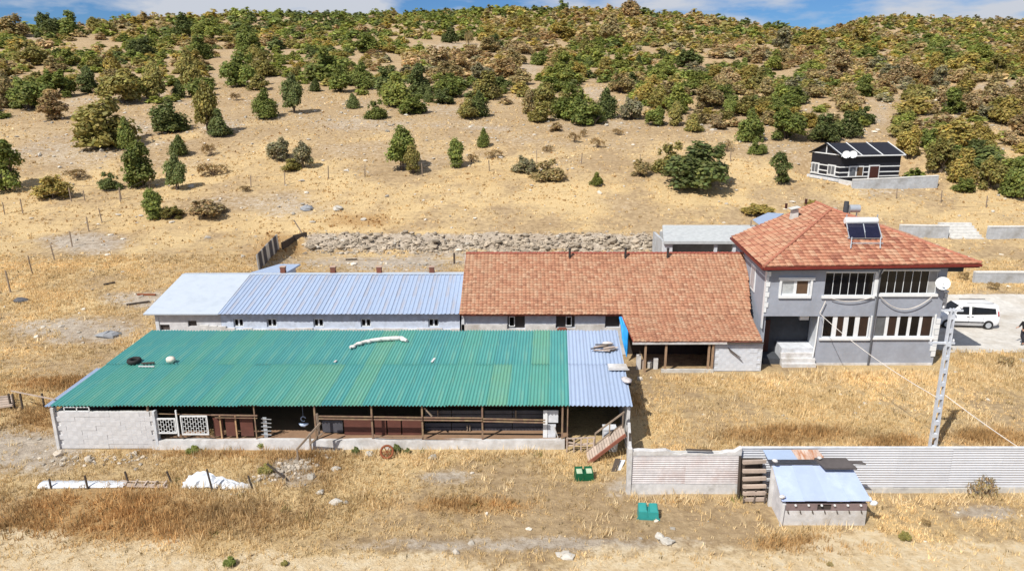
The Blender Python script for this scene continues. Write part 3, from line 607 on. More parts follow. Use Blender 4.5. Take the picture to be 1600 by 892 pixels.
for i in range(n):
    x0 = -18.6 + i * (LX1 + 18.6) / n; x1 = x0 + (LX1 + 18.6) / n; h = aty(500, 514 + random.uniform(-1, 1) + (0 if i > 3 else -5 + i), 39.85)[1]; mb.box(x0, x1, 39.84 + .004 * (i % 2), 39.985, 0, h)
mb.build('wall_base', white_wash, longb)
def window(parent, x0, x1, z0, z1, y, nx, frame=.06, th=.06, fmat=white_paint, pane=glass_dark, mull=None, sill=0, panes=None, sunk=.1):
    w = MB(); mull = mull or frame
    w.box(x0, x1, y, y + th, z0, z0 + frame); w.box(x0, x1, y, y + th, z1 - frame, z1); w.box(x0, x0 + frame, y + .001, y + th - .001, z0 + frame, z1 - frame); w.box(x1 - frame, x1, y + .001, y + th - .001, z0 + frame, z1 - frame)
    for i in range(1, nx):
        x = x0 + frame + (x1 - x0 - 2 * frame) * i / nx; w.box(x - mull / 2, x + mull / 2, y + .002, y + th - .002, z0 + frame, z1 - frame)
    o = w.build('window', fmat, parent)
    for i in range(nx):
        a = x0 + frame + (x1 - x0 - 2 * frame) * i / nx + (mull / 2 if i else 0); b = x0 + frame + (x1 - x0 - 2 * frame) * (i + 1) / nx - (mull / 2 if i < nx - 1 else 0)
        MB().box(a, b, y + th * .4, y + th * .4 + .012, z0 + frame, z1 - frame).build('pane', (panes or {}).get(i, pane), o)
    if sill: MB().box(x0 - .06, x1 + .06, y - sill, y - .002, z0 - .1, z0 + .0).build('sill', fmat, o)
    return o
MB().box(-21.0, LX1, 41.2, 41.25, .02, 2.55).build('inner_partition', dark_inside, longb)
for (x0, x1, z0, z1) in whole:
    window(longb, x0 + .02, x1 - .02, z0 + .02, z1 - .02, 40.08, 2, .05, .05, mull=.09)
for d, nm in ((dk, 'window'), (dk2, 'hatch')): MB().box(d[0], d[1], 40.12, 40.16, d[2], d[3]).build(nm, M('dark_shutter', (.07, .055, .05), .8), longb)
nsh = 14; shw = (LX1 - LXM) / nsh; me = corr_mesh('roof_sheet', shw + .02, LY1 - LY0 + .15, .26, .035, 0, lsl, True); me.materials.append(blue_roof_rust)
for i in range(nsh):
    o = link('roof_sheet', me, None, longb); o.location = Vector((LXM + i * shw, LY0 - random.uniform(0, .03), LZ0 + .008 * (i % 2))) - Vector(longb.location)
MB().slab([(LX0, LY0 - .02, LZ0 + .02), (LXM + .06, LY0 - .02, LZ0 + .02), (LXM + .06, LY1, LZ1 + .03), (LX0 - .1, LY1, LZ1 + .03)], .07).build('white_roof', white_roof, longb)
p0 = Vector((LX0 - .1, LY1 + .004, LZ1 + .04)); MB().slab([(LX0 - .1, LY1 - .12, LZ1 + .045), (LX1, LY1 - .12, LZ1 + .08), (LX1, LY1 + .4, LZ1 + .07), (LX0 - .1, LY1 + .4, LZ1 + .0)], .05).build('ridge_cap', white_roof, longb)
MB().slab([(LX0 + .3, LY1 + .404, LZ1 - .02), (LX1, LY1 + .404, LZ1 + .05), (LX1, 47.6, 3.05), (LX0 + .9, 47.6, 3.0)], .06).build('rear_roof', blue_roof, longb)
MB().box(LX0 + 1.2, LX1, 47.2, 47.4, 0, 2.97).build('rear_wall', white_wall, longb)
MB().slab([(-17.6, 46.0, 3.58), (-15.2, 46.0, 3.58), (-14.9, 48.3, 3.62), (-16.4, 48.3, 3.62)], .1).build('rear_slab_roof', blue_roof, longb)
MB().box(-16.9, -15.2, 46.2, 48.1, 0, 3.46).build('rear_porch', white_wall, longb)
for px in (443, 521, 593, 675):
    x, _ = aty(px, 430, 45.6); mb = MB(); s = .15
    for k in range(4): e = .012 * (k % 2); mb.box(x - s - e, x + s + e, 45.45 - e, 45.75 + e, 3.5 + k * .14, 3.64 + k * .14 - .004)
    o = mb.build('chimney', brick_red, longb); MB().box(x - .19, x + .19, 45.41, 45.79, 4.062, 4.10).build('chimney_cap', M('chimney_cap', (.40, .28, .22), .9), o)

# ------------------------------------------------------------------ roof tiles
def tile_unit(w, l, h):
    """one curved pan tile: w across, l up the slope, nose h high"""
    v = []; pr = ((0, 0), (.30, .028), (.60, .028), (.80, 0), (1, 0))
    for (t, z0) in ((0, h), (l, 0)):
        for a, b in pr: v.append((a * w, t, z0 + b))
    for a, b in pr: v.append((a * w, 0, b * .3))
    f = [(i, i + 1, 6 + i, 5 + i) for i in range(4)] + [(10 + i, 11 + i, i + 1, i) for i in range(4)]
    return v, f
def tiles_on(name, parent, poly, w, l, mat, h=.035, singles=0, smat=None, bed=None, seed=0):
    """poly: corners in the roof plane, first edge = eave; tiles laid in courses; the lowest `singles` whole tiles are objects of their own"""
    P = [Vector(p) for p in poly]; o = P[0]; ex = (P[1] - P[0]).normalized(); n = ex.cross(P[-1] - P[0]).normalized(); ey = n.cross(ex)
    if n.z < 0: n = -n
    if ey.z < 0: ey = -ey
    loc = [((p - o).dot(ex), (p - o).dot(ey)) for p in P]; tmax = max(t for _, t in loc); rr = random.Random(seed)
    def span(t):
        xs = []
        for (a, b), (c, d) in zip(loc, loc[1:] + loc[:1]):
            if (b - t) * (d - t) < 0 or abs(b - t) < 1e-9:
                xs.append(a + (c - a) * (t - b) / (d - b) if abs(d - b) > 1e-9 else a)
        return (min(xs), max(xs)) if len(xs) >= 2 else None
    tv, tf = tile_unit(w * .985, l * 1.12, h); me_one = None; V, Fc, T = [], [], []; ns = 0; k = 0; t = 0.0
    roof = bed
    while t < tmax - .05:
        s = span(min(t + l * .5, tmax - .02)); k += 1
        if s is None: t += l; continue
        wav = .02 * math.sin(t * 1.7 + seed); i0 = math.floor(s[0] / w); i1 = math.ceil(s[1] / w)
        for i in range(i0, i1):
            a = i * w; b = a + w; ca, cb = max(a, s[0]), min(b, s[1])
            if cb - ca < w * .25: continue
            jz = rr.uniform(-.008, .012); jt = rr.uniform(-.015, .015); base = o + ex * a + ey * (t + jt + wav * math.sin(a * .8)) + n * (.012 + jz)
            whole = ca == a and cb == b
            if whole and ns < singles:
                if me_one is None:
                    me_one = bpy.data.meshes.new('tile'); me_one.from_pydata(tv, [], tf); me_one.materials.append(smat)
                ob = link('tile', me_one, None, roof); M3 = Matrix((ex, ey, n)).transposed().to_4x4(); M3.translation = base - root_loc(roof); ob.matrix_local = M3 @ Matrix.Rotation(rr.uniform(-.012, .012), 4, 'Z'); ns += 1; continue
            o_ = len(V); r_ = rr.random()
            for (x, y, z) in tv: V.append(base + ex * (min(max(x, ca - a), cb - a)) + ey * min(y, tmax - t) + n * z); T.append(r_)
            Fc += [[o_ + q for q in f] for f in tf]
        t += l
    V = np.array([tuple(v) for v in V]); V -= np.array(root_loc(parent)); T = np.array(T)
    me = np_mesh(name, V, np.array(Fc), mat, [('tint', np.repeat(T[:, None], 3, 1))]); ob = link(name, me, None, parent); ob['kind'] = 'stuff'
    return ob

# ------------------------------------------------------------------ tiled building next to the grey house
tb = thing('tiled_building', 'long whitewashed farm building under a faded orange clay tile roof', 'building', (5, 42, 0))
EY, RY, EZ, RZ = 39.55, 44.1, 2.62, 5.3
e0, e1 = Vector((-3.1, EY, EZ)), Vector((14.05, EY, EZ)); r0, r1 = Vector((-2.95, RY, RZ)), Vector((15.05, RY, RZ))
roofb = MB().slab([e0 + Vector((.05, .02, -.02)), e1 + Vector((-.02, .02, -.02)), r1 + Vector((-.02, 0, -.02)), r0 + Vector((.05, 0, -.02))], .08).build('roof', tile_bed, tb)
MB().slab([r0 + Vector((0, .01, -.02)), r1 + Vector((-.6, .01, -.02)), (14.0, 49.2, 2.7), (-2.95, 49.2, 2.7)], .08).build('rear_roof', tile_bed, tb)
tiles_on('roof_tile', tb, [e0, e1, r1, r0], .235, .215, tile_long, seed=3)
px0, px1 = aty(968, 520, 38.5)[0], 14.0
f0, f1 = Vector((6.75, 36.95, 1.86)), Vector((13.9, 36.95, 1.88)); f2, f3 = Vector((14.03, EY - .005, EZ - .01)), Vector((6.45, EY - .005, EZ - .01))
MB().slab([f0 + Vector((0, .02, -.02)), f1 + Vector((0, .02, -.02)), f2 + Vector((0, 0, -.025)), f3 + Vector((0, 0, -.025))], .07).build('porch_roof', tile_bed, tb)
tiles_on('roof_tile', tb, [f0, f1, f2, f3], .235, .215, tile_long, seed=5)
mb = MB()
for i in range(60):
    a, b = r0.lerp(r1, i / 60), r0.lerp(r1, (i + .96) / 60); mb.tube([a + Vector((0, 0, .02)), b + Vector((0, 0, .035))], [.075, .09], 7)
mb.build('ridge_tiles', tile_bed, tb)['kind'] = 'stuff'
hol = []
for (x0, x1, y0, y1) in ((793, 820, 493, 513), (869, 898, 493, 512), (946, 968, 493, 511)):
    a = aty(x0, y0, 40); b = aty(x1, y1, 40); hol.append((a[0], b[0], b[1], min(a[1], 2.5)))
MB().wall(LX1 + .1, 6.9, 1.55, 2.6, 40, 40.2, hol).build('front_wall', M('pale_grey_wall2', (.50, .53, .60), .85, stain=(.35, .36, .4)), tb)
MB().wall(LX1 + .1, 6.9, 0, 1.9, 39.9, 39.995, [(h[0] - .03, h[1] + .03, h[2], h[3]) for h in hol]).build('wall_base', white_wash, tb)
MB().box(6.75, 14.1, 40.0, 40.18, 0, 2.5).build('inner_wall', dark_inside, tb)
MB().poly([(15.0 - .25, 44.3, 0), (14.03, 37.365, 0), (14.03, 37.365, 1.82), (14.0, 39.7, 2.5), (14.75, 44.2, 5.15)], .16, (-1, 0, 0)).build('end_wall', white_wall, tb)
MB().poly([(-3.0, 39.9, 0), (-3.0, 49.1, 0), (-3.0, 49.1, 2.6), (-3.0, 44.1, 5.2), (-3.0, 39.9, 2.6)], .16, (1, 0, 0)).build('end_wall', white_wall, tb)
MB().box(-2.9, 14.5, 48.9, 49.1, 0, 2.6).build('rear_wall', white_wall, tb)
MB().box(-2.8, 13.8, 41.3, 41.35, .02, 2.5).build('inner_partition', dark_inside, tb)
for k, h in enumerate(hol):
    MB().box(h[0] + .01, h[1] - .01, 40.12, 40.15, h[2] + .01, h[3] - .01).build('window', M('dark_window_board', (.06, .05, .045), .7), tb)
    if k < 2:
        x0 = h[0] + .2 * k + (.08 if k == 0 else .38); window(tb, x0, x0 + .36, h[2] + .1, h[3] - .06, 40.02, 1, .05, .05)
xw, zt = aty(1117, 540, 37.2); mb = MB().box(xw, 14.05, 37.2, 37.36, 0, 1.66); bw = mb.build('block_wall', white_wall, tb)
bm2 = MB().box(0, .4325, 0, .05, 0, .2145); blk2 = bm2.mesh('block'); blk2.materials.append(M('pale_blue_block', (.56, .59, .65), .85, rnd=.07, stain=(.45, .46, .48)))
for r_ in range(7):
    for k in range(8):
        x = xw + .01 + k * .435 - (.2 if r_ % 2 else 0)
        if x < xw - .02 or x + .425 > 14.06: continue
        ob = link('block', blk2, None, bw); ob.location = Vector((x, 37.172 + random.uniform(-.01, .01), .05 + r_ * .216)) - Vector(tb.location)
for px in (1008, 1040, 1107, 1113):
    x, _ = aty(px, 560, 37.1); MB().box(x - .055, x + .055, 37.06, 37.17, 0, 1.80).build('porch_post', M('raw_pole', (.30, .20, .13), .9), tb)
MB().bar((6.7, 36.98, 1.76), (12.0, 36.98, 1.77), .05, .12).build('porch_fascia', white_wash, tb)
MB().bar((11.95, 36.98, 1.78), (14.0, 36.98, 1.79), .06, .1).build('porch_beam', wood_dark, tb)
MB().box(8.4, xw - .02, 37.0, 37.14, 0, .2).build('porch_kerb', concrete, tb)
MB().slab([(12.1, 37.0, 1.45), (12.8, 36.9, .95), (12.75, 37.1, .95), (12.1, 37.18, 1.45)], .03).build('hanging_board', wood_dark, tb)
for px in (890, 977, 1043):
    p = atp(px, 404, e0, (r0 - e0).cross(e1 - e0)); o = MB().tube([p, p + Vector((0, 0, .62))], .075, 9).build('stove_pipe', M('sooty_pipe', (.035, .03, .03), .6), tb)
    MB().tube([p + Vector((0, 0, .621)), p + Vector((0, 0, .69))], [.10, .085], 9).build('pipe_cap', M('sooty_pipe', (.035, .03, .03)), o)
p = Vector((6.55, 39.4, 0)); mb = MB()
for k in range(5): mb.tube([(6.35 + .06 * k, 39.5, 2.5 - .1 * (k % 2)), (6.42 + .07 * k + .05, 39.2, 2.0), (6.5 + .05 * k, 38.9, 1.4), (6.58 + .03 * k, 38.7, .8 - .12 * k)], [.07, .10, .09, .03], 6)
tag(mb.build('blue_tarpaulin', blue_tarp), 'bright blue tarpaulin hanging down at the edge of the tiled roof', 'tarpaulin')
p = aty(878, 516, 39.6); mb = MB().box(p[0] - .28, p[0] + .3, 39.5, 39.75, p[1] - .12, p[1] + .09); mb.box(p[0] - .2, p[0] + .25, 39.52, 39.73, p[1] + .092, p[1] + .15); tag(mb.build('red_tile_stack', brick_red), 'small reddish stack of tiles under the middle dark window', 'tiles')
t = thing('junk_heap', 'pale junk piled in the dark gap beside the tiled porch', 'junk', (7.5, 37.6, 0))
for k in range(7):
    p = Vector((6.95 + random.uniform(0, 1.3), 37.6 + random.uniform(-.2, .4), random.uniform(.1, 1.0))); MB().box(p.x - .12, p.x + .12, p.y - .1, p.y + .1, 0, p.z + .1).build('box', [white_wash, concrete, wood_pale][k % 3], t)
# ------------------------------------------------------------------ two-storey grey house
HY = 38.2; SK = .09
hxf = lambda x, y, z: (x + SK * (y - HY), y, z)
house = thing('grey_house', 'two storey grey house with white windows under a red hipped tile roof', 'house', (19, 42, 0))
HX0, HX1, HZ1, HZ2 = 14.3, 24.35, 3.08, 5.78
def hole(x0, y0, x1, y1, Y=HY):
    a = aty(x0, y0, Y); b = aty(x1, y1, Y); return (a[0], b[0], b[1], a[1])
w_ul = hole(1222, 437, 1264, 462); w_b1 = hole(1291, 426, 1363, 462); w_b2 = hole(1376, 423, 1462, 459)
w_l1 = hole(1287, 493, 1356, 528); w_l2 = hole(1369, 491, 1455, 527)
ent = hole(1200, 491, 1271, 575); EXR = ent[1]
def hb(): return MB(hxf)
hb().wall(HX0, HX1, HZ1 - .12, HZ2, HY, HY + .2, [w_ul, w_b1, w_b2]).build('upper_wall', house_grey, house)
hb().wall(EXR, HX1, -.1, HZ1 - .124, HY + .004, HY + .2, [w_l1, w_l2]).build('lower_wall', house_grey, house)
hb().box(HX0, HX0 + .2, HY + .204, 46, -.1, HZ2 + .1).build('side_wall', house_grey, house)
hb().box(HX1 - .2, HX1, HY + .204, 46, -.1, HZ2 + .1).build('side_wall', house_grey, house)
hb().poly([(HX0, 46, 0), (HX1, 46, 0), (HX1, 46, HZ2), (19.2, 46, 7.95), (HX0, 46, HZ2)], .2, (0, 1, 0)).build('rear_wall', house_grey, house)
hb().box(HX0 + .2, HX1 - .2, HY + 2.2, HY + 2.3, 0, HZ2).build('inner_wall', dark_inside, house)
hb().box(HX0 + .2, HX1 - .2, HY + .2, 45.9, HZ1 - .12, HZ1).build('floor_slab', dark_inside, house)
hb().box(EXR + .05, HX1 - .05, HY - .03, HY + .003, -.08, .14).build('base_course', white_wash, house)
# entrance recess with steps
rc = aty(1216, 492, HY)[0]
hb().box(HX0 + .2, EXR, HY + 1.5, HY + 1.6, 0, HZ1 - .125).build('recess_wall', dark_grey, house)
hb().box(HX0 + .203, rc, HY + 1.35, HY + 1.42, .3, 2.3).build('door', dark_brown, house)
hb().box(EXR - .003, EXR + .2, HY + .21, HY + 1.6, 0, HZ1 - .13).build('recess_side', white_wall, house)
sx0, sx1 = aty(1222, 560, HY)[0], EXR - .02
lz = aty(1240, 548, HY)[1]
st = hb().box(sx0, sx1, HY + .25, HY + 1.49, 0, .95).build('landing', white_wall, house)
for k, (z, y) in enumerate(((.22, HY - .42), (.45, HY - .2), (.70, HY + .02))): hb().box(sx0 - .08, sx1, y, y + .23 + (0), 0, z).build('step', white_wash, st)
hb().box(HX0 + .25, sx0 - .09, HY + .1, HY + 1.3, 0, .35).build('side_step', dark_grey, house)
a = aty(1255, 496, HY + .4); hb().box(a[0] - .26, a[0] + .26, HY + .3, HY + .5, a[1] - .12, a[1] + .14).build('entrance_lamp', white_paint, house)
a = aty(1270, 492, HY); hb().tube([(EXR - .05, HY - .03, 2.94), (EXR - .07, HY - .03, 1.4), (EXR - .13, HY - .03, .5)], .045, 8).build('white_pipe', white_paint, house)
# windows
win = lambda h, n, fr=.06, mull=None, panes=None, sill=.0: window_h(h, n, fr, mull, panes, sill)
def window_h(h, n, fr, mull, panes, sill):
    o = window(house, h[0] + .003, h[1] - .003, h[2] + .003, h[3] - .003, HY + .05, n, fr, .07, white_paint, glass_dark, mull, 0, panes)
    if sill: hb().box(h[0] - .12, h[1] + .1, HY - .1, HY - .002, h[2] - sill, h[2] + .02).build('sill', white_paint, o)
    return o
o = window_h(w_ul, 2, .09, .16, {0: blind_pale, 1: curtain}, .13)
fw = .13
hb().box(w_ul[0] - fw, w_ul[0], HY - .05, HY - .003, w_ul[2], w_ul[3]).box(w_ul[1], w_ul[1] + fw, HY - .05, HY - .003, w_ul[2], w_ul[3]).box(w_ul[0] - fw - .08, w_ul[1] + fw + .1, HY - .09, HY - .003, w_ul[3] + .002, w_ul[3] + .15).build('surround', white_paint, o)
window_h(w_b1, 6, .035, .024, None, .14); window_h(w_b2, 7, .035, .024, {6: M('lace_curtain', (.30, .30, .30), .8)}, .14)
drape = M('dim_drape', (.035, .02, .014), .5); window_h(w_l1, 4, .07, .26, {1: drape, 3: drape}, .11); window_h(w_l2, 5, .07, .17, {0: M('dim_blind', (.11, .115, .12), .5), 1: drape, 4: drape}, .11)
for h, e in ((w_l1, .1), (w_l2, .1)): hb().box(h[1], h[1] + e, HY - .04, HY - .004, h[2], h[3]).build('trim', white_paint, house)
hb().box(w_b1[0], w_b1[1] + .12, HY - .04, HY - .004, w_b1[3], w_b1[3] + .07).box(w_b2[0] - .1, w_b2[1] + .05, HY - .04, HY - .004, w_b2[3] + .001, w_b2[3] + .07).box(w_b1[1] + .003, w_b1[1] + .15, HY - .041, HY - .005, w_b1[2], w_b1[3] - .002).box(w_b2[0] - .12, w_b2[0] - .003, HY - .041, HY - .005, w_b2[2], w_b2[3]).build('trim', white_paint, house)
# quoins, pipe, side window
for k in range(7): hb().box(HX1 - .20 - .10 * (k % 2), HX1 + .04, HY - .05, HY - .003, .55 + k * .33, .85 + k * .33).build('quoin', white_paint, house)
for k in range(8): hb().box(HX0 - .045, HX0 + .10 + .09 * (k % 2), HY - .045, HY - .003, 3.2 + k * .30, 3.47 + k * .30).build('quoin', white_paint, house)
hb().box(HX0 - .04, HX0 - .003, HY + .02, HY + .32, 2.2, 5.6).build('corner_board', white_paint, house)
sw_ = hb().box(HX0 - .05, HX0 - .003, HY + 2.4, HY + 3.5, 3.7, 5.2).build('side_window', white_paint, house); hb().box(HX0 - .06, HX0 - .051, HY + 2.55, HY + 3.35, 3.85, 5.05).build('pane', M('sky_glass', (.35, .38, .42), .2), sw_)
xp = aty(1369, 470, HY)[0]; hb().tube([(xp + .12, HY - .12, 5.8), (xp, HY - .09, 5.45), (xp, HY - .09, .05)], .055, 8).build('downpipe', M('downpipe', (.10, .105, .12), .5), house)
hb().bar((xp + .18, HY - .2, 5.85), (xp + .02, HY - .1, 5.45), .06).build('pipe_offset', white_paint, house)
# balcony box at the side
bx1 = 25.25
hb().box(HX1 + .003, bx1, HY + 1.3, 45, HZ1 - .25, HZ1 - .05).build('balcony_floor', concrete_grey, house)
hb().box(HX1 + .003, bx1, HY + 1.3, HY + 1.46, HZ1 - .049, 4.0).box(bx1 - .15, bx1, HY + 1.463, 45, HZ1 - .049, 4.0).build('parapet', house_grey, house)
hb().box(HX1 + .003, bx1 + .05, HY + 1.24, HY + 1.5, 4.002, 4.09).box(bx1 - .2, bx1 + .05, HY + 1.503, 45.05, 4.002, 4.09).build('parapet_cap', white_paint, house)
for k in range(3): hb().box(bx1 - .16 - .07 * (k % 2), bx1 + .03, HY + 1.25, HY + 1.297, 3.08 + k * .3, 3.35 + k * .3).build('quoin', white_paint, house)
hb().box(bx1 - .14, bx1 - .02, 44.7, 44.82, 4.1, 5.85).build('balcony_post', white_paint, house)
# roof: hip towards the camera, gable behind
RZ0, RZ1_ = 5.93, 8.45
FL, FR = Vector((13.88, 37.75, 5.93)), Vector((25.85, 37.75, 6.12)); AP = Vector((19.85, 43.5, 8.22)); AB = Vector((20.05, 46.3, 8.25)); BL, BR = Vector((14.65, 46.3, 5.95)), Vector((26.5, 46.3, 6.1))
def tri_slab(mb, pts, th=.09): n = (pts[1] - pts[0]).cross(pts[-1] - pts[0]).normalized(); n = n if n.z > 0 else -n; return mb.poly([p - n * .012 for p in pts], th, -n)
rfr = tri_slab(MB(), [FL, FR, AP]).build('front_roof', tile_bed, house)
rfl = tri_slab(MB(), [BL, FL, AP, AB]).build('side_roof', tile_bed, house); rrt = tri_slab(MB(), [FR, BR, AB, AP]).build('side_roof', tile_bed, house)
tiles_on('roof_tile', house, [FL, FR, AP], .33, .31, tile_house_stuff, .05, 300, tile_house, rfr, seed=1)
tiles_on('roof_tile', house, [BL, FL, AP, AB], .30, .29, tile_house_stuff, .05, seed=2)
tiles_on('roof_tile', house, [FR, BR, AB, AP], .33, .31, tile_house_stuff, .05, seed=6)
hipm = M('hip_cap_tile', (.50, .20, .13), .85, rnd=.3)
def hipline(a, b):
    n = int((b - a).length / .36); m = MB()
    for i in range(n):
        p, q = a.lerp(b, i / n), a.lerp(b, (i + 1.05) / n); m.tube([p + Vector((0, 0, .05)), q + Vector((0, 0, .035))], [.10, .08], 8)
    m.build('hip_tiles', hipm, house)['kind'] = 'stuff'
hipline(FL, AP); hipline(FR, AP); hipline(AP, AB)
def fascia(a, b, off):
    MB().bar(a + Vector((0, 0, -.10)) + off, b + Vector((0, 0, -.09)) + off, .06, .13).build('fascia', red_fascia, house)
fascia(FL, FR, Vector((0, -.035, 0))); fascia(FL, BL, Vector((-.04, .03, 0))); fascia(FR, BR, Vector((.04, .0, 0)))
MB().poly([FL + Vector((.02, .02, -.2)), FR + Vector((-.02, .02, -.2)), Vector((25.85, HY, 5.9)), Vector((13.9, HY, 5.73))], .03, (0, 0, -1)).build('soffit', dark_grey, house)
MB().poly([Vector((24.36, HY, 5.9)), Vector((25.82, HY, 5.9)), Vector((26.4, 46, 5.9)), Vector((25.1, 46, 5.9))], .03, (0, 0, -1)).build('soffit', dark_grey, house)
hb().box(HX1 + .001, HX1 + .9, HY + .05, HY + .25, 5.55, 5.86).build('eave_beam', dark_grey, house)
# flue on the side roof
nL = (FL - BL).cross(AB - BL); p = atp(1240, 342, BL, nL); m = MB(); m.hexa([p + Vector(v) for v in ((-.22, -.2, -.1), (.22, -.2, -.1), (.22, .2, -.1), (-.22, .2, -.1))], [p + Vector(v) for v in ((-.16, -.16, .55), (.2, -.16, .62), (.2, .16, .62), (-.16, .16, .55))]); m.slab([p + Vector(v) for v in ((-.34, -.34, .66), (.26, -.34, .80), (.26, .3, .80), (-.34, .3, .66))], .04); m.build('flue', M('flue_metal', (.5, .5, .48), .6), house)
for px, py in ((1228, 326), (1259, 319)): p = atp(px, py, BL, nL); MB().tube([p, p + Vector((0, 0, .35))], .09, 8).build('vent_pipe', dark_brown, house)
# solar water heater
nF = (FR - FL).cross(AP - FL).normalized(); nF = nF if nF.z > 0 else -nF
S = lambda px, py, up=0: atp(px, py, FL + nF * up, nF)
sol = thing('solar_water_heater', 'solar water heater with dark panels and white tank on the red roof', 'solar heater', S(1350, 375))
m = MB(); a, b = S(1320, 345, .45), S(1371, 345, .45); m.tube([a, a.lerp(b, .03), b.lerp(a, .03), b], [.17, .21, .21, .17], 14); m.build('tank', white_paint, sol)
for x0, x1, x2, x3 in ((1322, 1348, 1352, 1328), (1349, 1371, 1376, 1353)): MB().slab([S(x3, 371, .22), S(x2, 371, .22), S(x1, 348, .36), S(x0, 348, .36)], .07).build('panel', M('solar_glass', (.012, .012, .03), .15), sol)
for (p, q) in (((1324, 372), (1378, 372)), ((1330, 380), (1380, 380)), ((1329, 388), (1331, 371)), ((1375, 388), (1376, 371)), ((1322, 346), (1327, 372)), ((1371, 346), (1378, 372)), ((1349, 350), (1353, 372))): MB().bar(S(*p, .16 if p[1] > 371 else .38), S(*q, .16 if q[1] > 371 else .38), .05).build('frame_bar', metal_grey, sol)
for p in ((1329, 390), (1375, 390), (1322, 346), (1370, 346)): c = S(*p); MB().bar(c, c + Vector((0, 0, .42 if p[1] < 360 else .2)), .06).build('foot', metal_grey, sol)
t = thing('cold_water_tank', 'upright grey cold water tank at the peak of the red roof', 'water tank', S(1325, 335))
c = S(1327, 334, .05); MB().tube([c + Vector((-.02, .1, .3)), c + Vector((.62, .1, .3))], .24, 14).build('tank', metal_grey, t); MB().tube([c + Vector((-.2, .1, 0)), c + Vector((-.2, .1, .75))], [.16, .14], 10).build('stand_pipe', dark_grey, t)
for s in (.05, .5): MB().bar(c + Vector((s, .1, -.3)), c + Vector((s, .1, .12)), .05).build('foot', metal_grey, t)
# satellite dishes
def dish(label, c, rad, d, foot, group=None, mat=white_paint):
    t = thing('satellite_dish', label, 'satellite dish', c, group=group); d = Vector(d).normalized(); u = d.orthogonal().normalized(); v = d.cross(u); c = Vector(c); vs = []; n = 20
    for k in range(5):
        for i in range(n):
            a = 2 * math.pi * i / n; r_ = rad * k / 4; vs.append(c + (u * math.cos(a) + v * math.sin(a)) * r_ + d * (.22 * rad * (k / 4) ** 2))
    fs = [(k * n + i, k * n + (i + 1) % n, (k + 1) * n + (i + 1) % n, (k + 1) * n + i) for k in range(4) for i in range(n)]
    m = MB(); m.add(vs, fs, True); m.add([p - d * .02 for p in vs], [f[::-1] for f in fs], True); o = m.build('reflector', mat, t)
    tip = c + d * rad * 1.05 + Vector((0, 0, -.15 * rad)); m = MB(); m.bar(c - Vector((0, 0, rad * .9)) + d * .1, tip, .03); m.tube([tip, tip + d * .1], .05, 8); m.build('feed_arm', metal_grey, t)
    MB().tube([c - d * .04, Vector(foot)], .04, 8).build('mount', metal_grey, t); return t
c = aty(1473, 443, 37.9); dish('large white satellite dish at the corner of the grey house', (c[0], 37.9, c[1]), .37, (-.35, -.75, .35), (24.45, 38.5, 4.2))

# ------------------------------------------------------------------ flat-roofed shelter behind the house
t = thing('flat_roof_shelter', 'open dark shelter with a flat white concrete roof behind the tiled building', 'shelter', (14.5, 55, 1))
ZS = 4.3; q = [atz(1037, 377, ZS), atz(1150, 377, ZS), atz(1178, 352, ZS), atz(1035, 352, ZS)]; ya = q[0][1]
MB().slab([(*q[0], ZS), (q[1][0] + 1.6, q[1][1], ZS), (q[2][0] + 2.5, q[2][1], ZS + .02), (*q[3], ZS + .02)], .22).build('roof', M('pale_slab', (.43, .45, .46), .8, stain=(.34, .36, .38)), t)
gx = h1(14, 56)
MB().box(q[0][0] + .1, q[0][0] + .75, ya + .2, ya + 1, gx - .5, ZS - .23).build('corner_pier', white_wall, t)
for px in (1118, 1147): x, _ = aty(px, 385, ya + .3); MB().box(x - .12, x + .12, ya + .2, ya + .45, .6, ZS - .23).build('pillar', white_wall, t)
MB().box(q[0][0] + .8, q[1][0] + 2.5, ya + 5.2, ya + 5.4, .8, ZS - .24).box(q[0][0] + .2, q[0][0] + .4, ya + 1, ya + 5.2, .8, ZS - .24).build('rear_wall', concrete_grey, t)
c = aty(1143, 377, ya + .1); MB().box(q[0][0] + .76, q[1][0] + 1.3, ya + .25, ya + .4, .6, 1.2).build('front_parapet', white_wall, t)
p = [atz(1176, 343, 4.9), atz(1190, 353, 4.9), atz(1225, 334, 4.9), atz(1200, 333, 4.9)]
t = thing('metal_lean_to', 'small pale metal sheet canopy behind the red roof', 'canopy', (*p[0], h1(*p[0])))
MB().slab([(*p[0], 4.9), (*p[1], 4.88), (p[2][0], p[2][1], 4.92), (p[3][0], p[3][1], 4.95)], .05).build('sheet', blue_roof, t)
for a in p: MB().bar((a[0] * .99 + .1, a[1], h1(*a) - .1), (a[0] * .99 + .1, a[1], 4.84), .1).build('post', wood_grey, t)

# ------------------------------------------------------------------ black tent-like house uphill
gx, gy, gz = ground_at(1310, 285); RZt = R(12); gz += .68; th_ = thing('black_house', 'low black house with white battens, white windows and a black gabled roof', 'house', (gx, gy, gz), RZt)
LW, DW, HW, RH = 7.8, 5.4, 2.4, 1.1      # long side runs along +x from the corner, gable end along -x' (local y)
def tb_(name, m, mat, par=None): return m.build(name, mat, par or th_, True)
L_ = lambda: MB()
